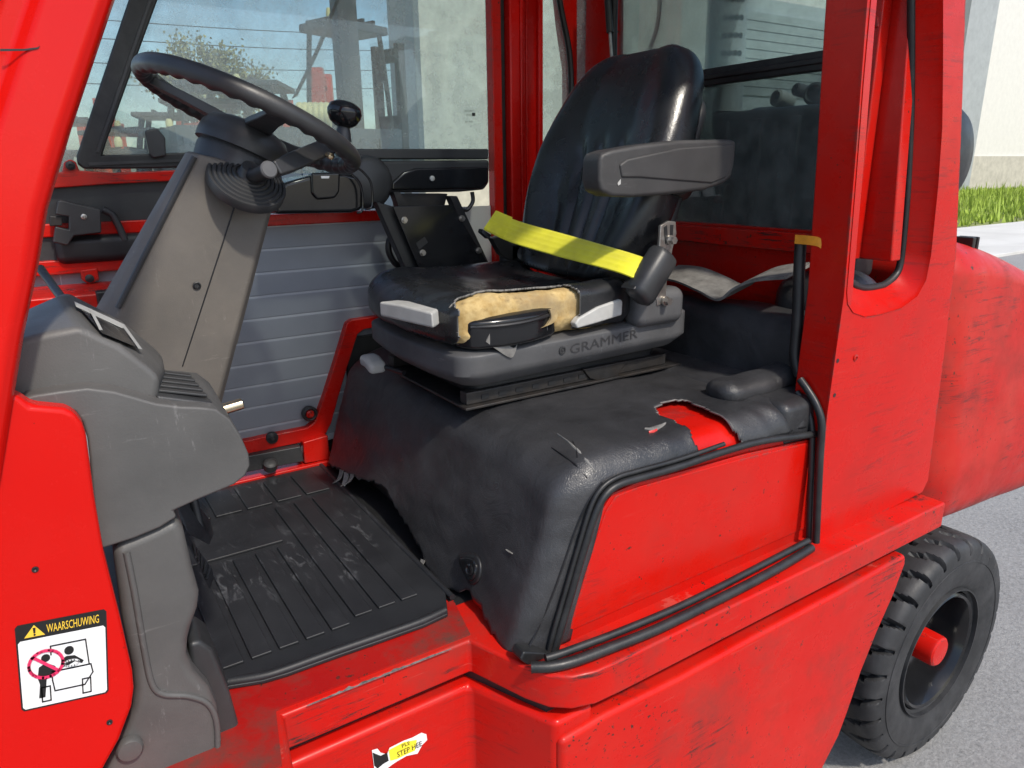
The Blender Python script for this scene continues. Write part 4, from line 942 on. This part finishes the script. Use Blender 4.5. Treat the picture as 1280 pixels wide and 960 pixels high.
# armrest, near side
AR = 1.085
ar = [(750, 196), (754, 191), (766, 187), (800, 181), (850, 175), (908, 174), (920, 175), (921, 180), (919, 205), (915, 222), (905, 230), (880, 238), (840, 243), (790, 247), (765, 246), (752, 240), (748, 225)]
obj('armrest', prism(PY(AR, *ar), (.004, .06, 0)), 'arm_plastic', SE, 50, bevel=.020, seg=6)
ai = [(775, 206), (785, 199), (850, 185), (917, 180), (915, 205), (908, 222), (890, 229), (850, 226), (800, 222), (778, 222)]
obj('armrest_inset', prism(PY(AR-.0035, *ai), (0, .008, 0)), 'arm_plastic', SE, 50, bevel=.004, seg=3)
obj('armrest_scuff', prism(PY(AR-.0016, (772, 229), (776, 224), (776, 230), (773, 232)), (0, .001, 0)), 'light_grey', SE, 0)
obj('armrest_pivot', cyl(P(850, 225, Y=1.12), P(850, 235, Y=1.22), .03), 'black', SE)
# recliner metal, bolts
obj('recliner_bracket', prism(PY(1.125, (826, 282), (836, 276), (845, 277), (846, 292), (841, 312), (838, 330), (834, 352), (832, 378), (822, 383), (818, 350), (824, 315)), (0, .008, 0)), 'steel', SE, 30, bevel=.002)
obj('bracket_slot', prism(PY(1.124, (830, 284), (834, 281), (835, 300), (832, 305)), (0, .001, 0)), 'black', SE, 0); obj('bracket_slot', prism(PY(1.124, (838, 281), (842, 281), (841, 296), (838, 298)), (0, .001, 0)), 'black', SE, 0)
for u, v in ((837, 300), (831, 376)): bolt(P(u, v, Y=1.124), (0, -1, 0), .008, .016, 'bolt', 'steel', SE)
obj('recliner_housing', weld('rec', rbox((1.06, 1.128, 1.262), (1.205, 1.19, 1.345), .025, 5, (4, 2, 3))), 'shell_plastic', SE, 50)
# seat belt
ba, bb = P(627, 270, Y=1.60), P(783, 327, Y=1.135)
wv0, wv1 = P(633, 282, Y=1.57)-P(617, 291, Y=1.57), V((0, 0, 0))
def bp_(u, v, Y): return P(u, v, Y=Y)
belt_l = [bp_(620, 265, 1.565), bp_(650, 277, 1.48), bp_(700, 291, 1.35), bp_(750, 305, 1.23), bp_(794, 318, 1.14), bp_(812, 325, 1.115)]
belt_r = [bp_(605, 287, 1.545), bp_(640, 303, 1.455), bp_(690, 318, 1.32), bp_(740, 331, 1.20), bp_(775, 341, 1.125), bp_(795, 349, 1.10)]
bl, br_ = catmull(belt_l, 8), catmull(belt_r, 8)
rings = []
for a, b in zip(bl, br_):
    nn = V((-.3, -.3, .9)).normalized()*.0016; top_ = [a.lerp(b, q/14)+nn*(.9 if q % 3 else .05)+V((0, 0, .003*sin(pi*q/14))) for q in range(15)]
    rings.append(top_+[b-nn, a.lerp(b, .5)-nn, a-nn])
obj('belt_webbing', loft(rings), 'belt_yellow', SE, 50)
rg = [[a+V((0, 0, .0016)), b+V((0, 0, .0016)), b+V((0, 0, .004)), a+V((0, 0, .004))] for a, b in zip(bl[:7], br_[:7])]; obj('belt_stitched_end', loft(rg), 'belt_yellow', SE, 50)
obj('belt_tongue', prism([P(603, 286, Y=1.585), P(615, 294, Y=1.57), P(611, 299, Y=1.57), P(602, 291, Y=1.585)], (0, .02, 0)), 'black', SE, 40, bevel=.002)
obj('belt_stalk', loft([[q+V((0, d, 0)) for q, d in ((P(u0, v0, Y=1.60), 0), (P(u1, v1, Y=1.60), 0), (P(u1, v1, Y=1.60), .025), (P(u0, v0, Y=1.60), .025))] for u0, v0, u1, v1 in ((615, 298, 628, 294), (626, 318, 642, 306), (640, 328, 660, 314))]), 'black', SE, 40, bevel=.003)
obj('stalk_base', lathe(P(655, 318, Y=1.60), (-.4, -1, .3), [(.022, -.03), (.024, .0), (.02, .01), (.01, .014), (0, .014)], 24), 'dark_plastic', SE)
obj('far_pivot_cover', weld('fpc', rbox((1.02, 1.60, 1.34), (1.12, 1.65, 1.47), .022, 4, (3, 2, 3))), 'dark_plastic', SE, 50)
ra, rb = P(830, 318, Y=1.10), P(797, 372, Y=1.095)
dd_ = (rb-ra).normalized(); e_, f_ = V((0, -1, 0)), dd_.cross(V((0, -1, 0))).normalized()
def oval(c, a, b, n=24): return [c+f_*(a*math.copysign(abs(cos(2*pi*k/n))**.75, cos(2*pi*k/n)))+e_*(b*math.copysign(abs(sin(2*pi*k/n))**.75, sin(2*pi*k/n))) for k in range(n)]
obj('belt_retractor', loft([oval(ra-dd_*.004, .020, .016), oval(ra, .030, .026), oval(ra+dd_*.01, .033, .029), oval(rb-dd_*.012, .033, .029), oval(rb, .029, .025), oval(rb+dd_*.005, .018, .015)]), 'dark_plastic', SE, 50)
obj('retractor_slot', prism([ra+V((-.038, -.012, -.005)), rb+V((-.026, -.012, .02)), rb+V((-.016, -.014, .02)), ra+V((-.03, -.014, -.005))], (0, .04, 0)), 'black', SE, 30, bevel=.004)

# ================================================================ FLOOR MAT
FM = thing('floor_mat', 'black ribbed rubber floor mat covering the cab floor', 'floor mat', (.25, 1.4, ZF))
edge = [P(u, v, Z=ZF+.004) for u, v in ((288, 862), (330, 855), (360, 846), (420, 824), (480, 803), (530, 785), (560, 771))]
out_ = edge+[V((.548, 1.10, ZF+.004)), V((.552, 1.86, ZF+.004)), V((-.12, 1.86, ZF+.004)), V((-.12, 1.05, ZF+.004))]
obj('base_sheet', prism(out_, (0, 0, .007)), 'floor_rubber', FM, 30, bevel=.002)
obj('raised_lip', tube([p+V((0, .010, .008)) for p in edge], .0075, 8, 4), 'floor_rubber', FM, 60)
obj('raised_lip', tube([V((.543, 1.06, ZF+.010)), V((.543, 1.4, ZF+.010)), V((.547, 1.85, ZF+.010))], .006, 8, 4), 'floor_rubber', FM, 60)
ZM = ZF+.011
def padm(x0, y0, x1, y1, h=.005, name='rib'): return obj(name, box((x0, y0, ZM), (x1, y1, ZM+h)), 'floor_rubber', FM, 30, bevel=.002)
for i in range(6): padm(.085+.046*i, 1.085, .085+.046*i+.034, 1.435)
padm(-.01, 1.085, .070, 1.60)
for i in range(3): padm(.364+.046*i, 1.10, .364+.046*i+.034, 1.63)
padm(.10, 1.455, .335, 1.625, .006, 'tread_block')
for i in range(7): padm(.02+.072*i, 1.66, .02+.072*i+.060, 1.80, .005, 'tread_block')

# ================================================================ BACKGROUND
YB = 23.0
WB = thing('white_building', 'long white hall with grey roller shutter standing behind the forklift', 'building', (40, 26, 0))
xc = P(527, 100, Y=YB).x
obj('front_wall', box((xc, YB, 2.1), (95, YB+.4, 13)), 'white_paint', WB, 0)
obj('end_wall', box((xc-.02, YB+.4, 0), (xc+.3, YB+2.4, 13)), 'wall_shade', WB, 0)  # shaded side of the white hall; shade put into its grey colour
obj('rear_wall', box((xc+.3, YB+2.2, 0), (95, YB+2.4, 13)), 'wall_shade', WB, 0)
obj('plinth', box((xc-.1, YB-.12, 0), (95, YB+.4, 2.1)), 'beige_block', WB, 30)
s0, s1 = P(909, 7, Y=YB), P(1050, 100, Y=YB)
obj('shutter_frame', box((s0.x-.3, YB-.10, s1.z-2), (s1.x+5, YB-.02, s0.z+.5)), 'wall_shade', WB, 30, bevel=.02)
for k in range(9): obj('shutter_slat', box((s0.x, YB-.16, s0.z-.05-.38*(k+1)), (s1.x+4.5, YB-.10, s0.z-.05-.38*k-.05)), 'shutter_grey', WB, 30)
pe0, pe1 = P(1205, 100, Y=YB).x, P(1222, 100, Y=YB).x
obj('grey_wall_strip', box((pe0-1.5, YB-.5, 0), (pe1, YB-.02, 13)), 'shutter_grey', WB, 30)  # grey strip standing just in front of the white wall
# grass strip
gv, gf = [], []
rg_ = random.Random(3)
for i in range(9000):
    x = rg_.uniform(12, 60); y = rg_.uniform(9.7, 22.6)
    if abs(math.atan2(y, x)-.40) > .12: continue
    for j in range(3):
        a = rg_.uniform(0, 2*pi); h = rg_.uniform(.08, .30)+(.55*rg_.random() if rg_.random() < .06 else 0)+.25*max(0, noise.noise(V((x*.35, y*.5, 0)))); wv_ = .03+.02*rg_.random(); bx_, by_ = x+rg_.uniform(-.2, .2), y+rg_.uniform(-.2, .2)
        k = len(gv); gv += [(bx_-wv_*cos(a), by_-wv_*sin(a), .0), (bx_+wv_*cos(a), by_+wv_*sin(a), .0), (bx_+.12*cos(a+1.2)*h*2, by_+.12*sin(a+1.2)*h*2, h)]; gf.append((k, k+1, k+2))
me = bpy.data.meshes.new('grass'); me.from_pydata(gv, [], gf)
gr = obj('grass', me, 'grass_blade', None, 0); gr['kind'] = 'stuff'; gr['label'] = 'bright green grass and weeds along the foot of the white building'

# yard machines seen through the far window
def far_truck(label, loc, rz, mat, mast=2.6, cat='forklift'):
    T = thing('parked_forklift', label, cat, (0, 0, 0), 'forklifts parked in the yard')
    obj('body', join(box((-.9, -.5, .3), (.75, .5, 1.0)), box((-1.1, -.52, .35), (-.5, .52, 1.25))), mat, T, 30, bevel=.05)
    for sx, sy in ((.55, .45), (.55, -.45), (-.75, .45), (-.75, -.45)): obj('guard_post', tube([(sx, sy, .95), (sx*.9-.03, sy*.95, 1.6), (sx*.72-.05, sy*.9, 2.15)], .045, 8, 2), 'far_dark', T)
    obj('roof', box((-.75, -.5, 2.13), (.5, .5, 2.20)), 'far_dark', T, 30, bevel=.02)
    for k in range(4): obj('roof_bar', box((-.6+.25*k, -.48, 2.20), (-.55+.25*k, .48, 2.235)), 'far_dark', T, 30)
    for sy in (.32, -.32): obj('mast_rail', box((.85, sy-.06, .1), (1.02, sy+.06, mast)), mat, T, 30)
    for z in (.5, 1.4, mast-.1): obj('mast_crossbar', box((.87, -.32, z-.06), (.97, .32, z+.06)), mat, T, 30)
    for sy in (.2, -.2): obj('fork', box((1.02, sy-.05, .08), (2.0, sy+.05, .13)), 'far_dark', T, 30)
    for x, r in ((.62, .34), (-.72, .28)):
        for sy in (.46, -.46): obj('wheel', lathe((x, sy, r), (0, 1 if sy > 0 else -1, 0), [(0, -.1), (r*.9, -.1), (r, -.06), (r, .06), (r*.9, .1), (r*.5, .08), (0, .06)], 24), 'far_dark', T)
    obj('seat', join(box((-.35, -.22, 1.0), (.1, .22, 1.12)), box((-.42, -.22, 1.1), (-.3, .22, 1.55))), 'far_dark', T, 30, bevel=.03)
    obj('lamp', lathe((-.2, .3, 2.24), (0, 0, 1), [(.05, 0), (.05, .08), (.03, .12), (0, .12)], 12), 'far_yellow', T)
    T.location = loc; T.rotation_euler = (0, 0, rz); return T
def at(u, dist): d = fw+rt*((u-640)/F); d.z = 0; d.normalize(); return d*dist
def ft(u, dist, rz, label, mat='far_red', mast=2.6, sc_=1.0):
    p = at(u, dist); T = far_truck(label, (p.x, p.y, 0), rz, mat, mast); T.scale = sc_ if isinstance(sc_, tuple) else (sc_,)*3; return T
ft(468, 12.5, .35, 'dark framed forklift with a flat roof, nearest beyond the far window', 'far_dark', 2.1, (.85, .85, 1.72))
ft(350, 15, -.5, 'red and orange forklift parked beside the bare pale tree', 'far_red', 2.35, 1.45)
ft(225, 14.0, .4, 'low red forklift farthest left beyond the steering wheel', 'far_red', 2.4, 1.05)
ft(185, 9.5, 2.8, 'small red forklift showing just above the window sill by the black clip', 'far_red', 1.9, .85)
ft(275, 12, 1.8, 'dark blue forklift with low mast behind the steering wheel hub', 'far_blue', 1.9, 1.0)
ft(138, 17, .9, 'orange forklift at the far left edge of the side window', 'far_red', 2.2, 1.2)
ft(258, 18, 2.9, 'red forklift under the bare tree crown, behind the wheel rim', 'far_red', 2.4, 1.3)
ft(318, 16, -.3, 'red forklift standing left of the yellow drum', 'far_red', 2.2, 1.35)
c0 = at(398, 8.6)
CT = thing('container', 'dark blue storage container under the yellow ribbed drum', 'container', (c0.x, c0.y, 0))
cb = weld('cont', box((-1.3, -.6, 0), (1.0, .6, 2.05))); o = obj('container_wall', cb, 'far_blue', None, 30); o.parent = CT
for k in range(10): o = obj('corrugation', box((-1.25+.22*k, -.64, .1), (-1.14+.22*k, -.60, 1.95)), 'far_blue', None, 30); o.parent = CT
dr = lathe((0, 0, 0), (1, 0, 0), [(0, -.34)]+[(.26+.022*abs(sin(k*pi/4)), -.34+.68*k/24) for k in range(25)]+[(0, .34)], 28)
DR = obj('ribbed_drum', dr, 'far_yellow', None, 50); DR.scale = (.5, .5, .5); DR.location = (c0.x+.15, c0.y-.25, 2.19); DR.rotation_euler = (0, 0, -.45); tag(DR, 'pale yellow ribbed drum lying on the dark container', 'drum')
p0 = at(463, 11)
LP_ = thing('lamp_post', 'dark square post rising beyond the far window', 'post', (p0.x, p0.y, 0))
for nm, b in (('shaft', box((-.14, -.14, 0), (.14, .14, 7))), ('base_plate', box((-.25, -.25, 0), (.25, .25, .03)))): o = obj(nm, b, 'far_dark', None, 30, bevel=.01); o.parent = LP_
# bare pale tree
tp = at(312, 19)
TR_ = thing('tree', 'sparse pale spring tree beyond the parked forklifts', 'tree', (tp.x, tp.y, 0))
rt_ = random.Random(11); tw = [tube([(0, 0, 0), (.05, .02, 1.2), (-.03, .05, 2.2)], lambda t: .12-.05*t, 8, 3)]; lv, lf_ = [], []
def grow(p, d, L, r, dep):
    q = p+d*L; m = p.lerp(q, .5)+V((rt_.uniform(-.05, .05),)*3)*L
    tw.append(tube([p, m, q], lambda t: r*(1-.5*t), 5, 2))
    if dep == 0 or dep == 1:
        for _ in range(16):
            c = p.lerp(q, rt_.random())+V((rt_.gauss(0, .10), rt_.gauss(0, .10), rt_.gauss(0, .10))); a = V((rt_.uniform(-1, 1), rt_.uniform(-1, 1), rt_.uniform(-1, 1))).normalized()*.045; b = a.cross(V((rt_.uniform(-1, 1), rt_.uniform(-1, 1), .3))).normalized()*.03
            k = len(lv); lv.extend([c-a, c+b, c+a, c-b]); lf_.append((k, k+1, k+2, k+3))
    if dep: 
        for _ in range(4 if dep > 1 else 3):
            nd = (d+V((rt_.uniform(-.6, .6), rt_.uniform(-.6, .6), rt_.uniform(-.05, .5)))).normalized(); grow(p.lerp(q, rt_.uniform(.5, 1)), nd, L*.68, r*.55, dep-1)
for k in range(6):
    a = k*1.05; grow(V((0, 0, 1.6+.1*k)), V((cos(a)*.55, sin(a)*.55, .9)).normalized(), 1.25, .05, 3)
o = obj('trunk', join(*tw), 'bark', None, 60); o.parent = TR_
me = bpy.data.meshes.new('crown'); me.from_pydata(lv, [], lf_); o = obj('crown', me, 'leaf', None, 0); o.parent = TR_
# overhead wires
for i, (va, vb) in enumerate(((14, 40), (38, 60), (70, 84), (97, 106))):
    a, b = P(60, va, Y=26), P(520, vb, Y=34); d = b-a
    o = obj('overhead_wire', tube([a-d*.3, a.lerp(b, .5)+V((0, 0, -.25)), b+d*.3], .016, 5, 8), 'far_dark', None, 60)
    tag(o, ['topmost thin overhead wire across the sky in the far window', 'second overhead wire from the top in the far window', 'third overhead wire from the top in the far window', 'lowest overhead wire just above the parked forklifts'][i], 'wire', 'overhead wires')
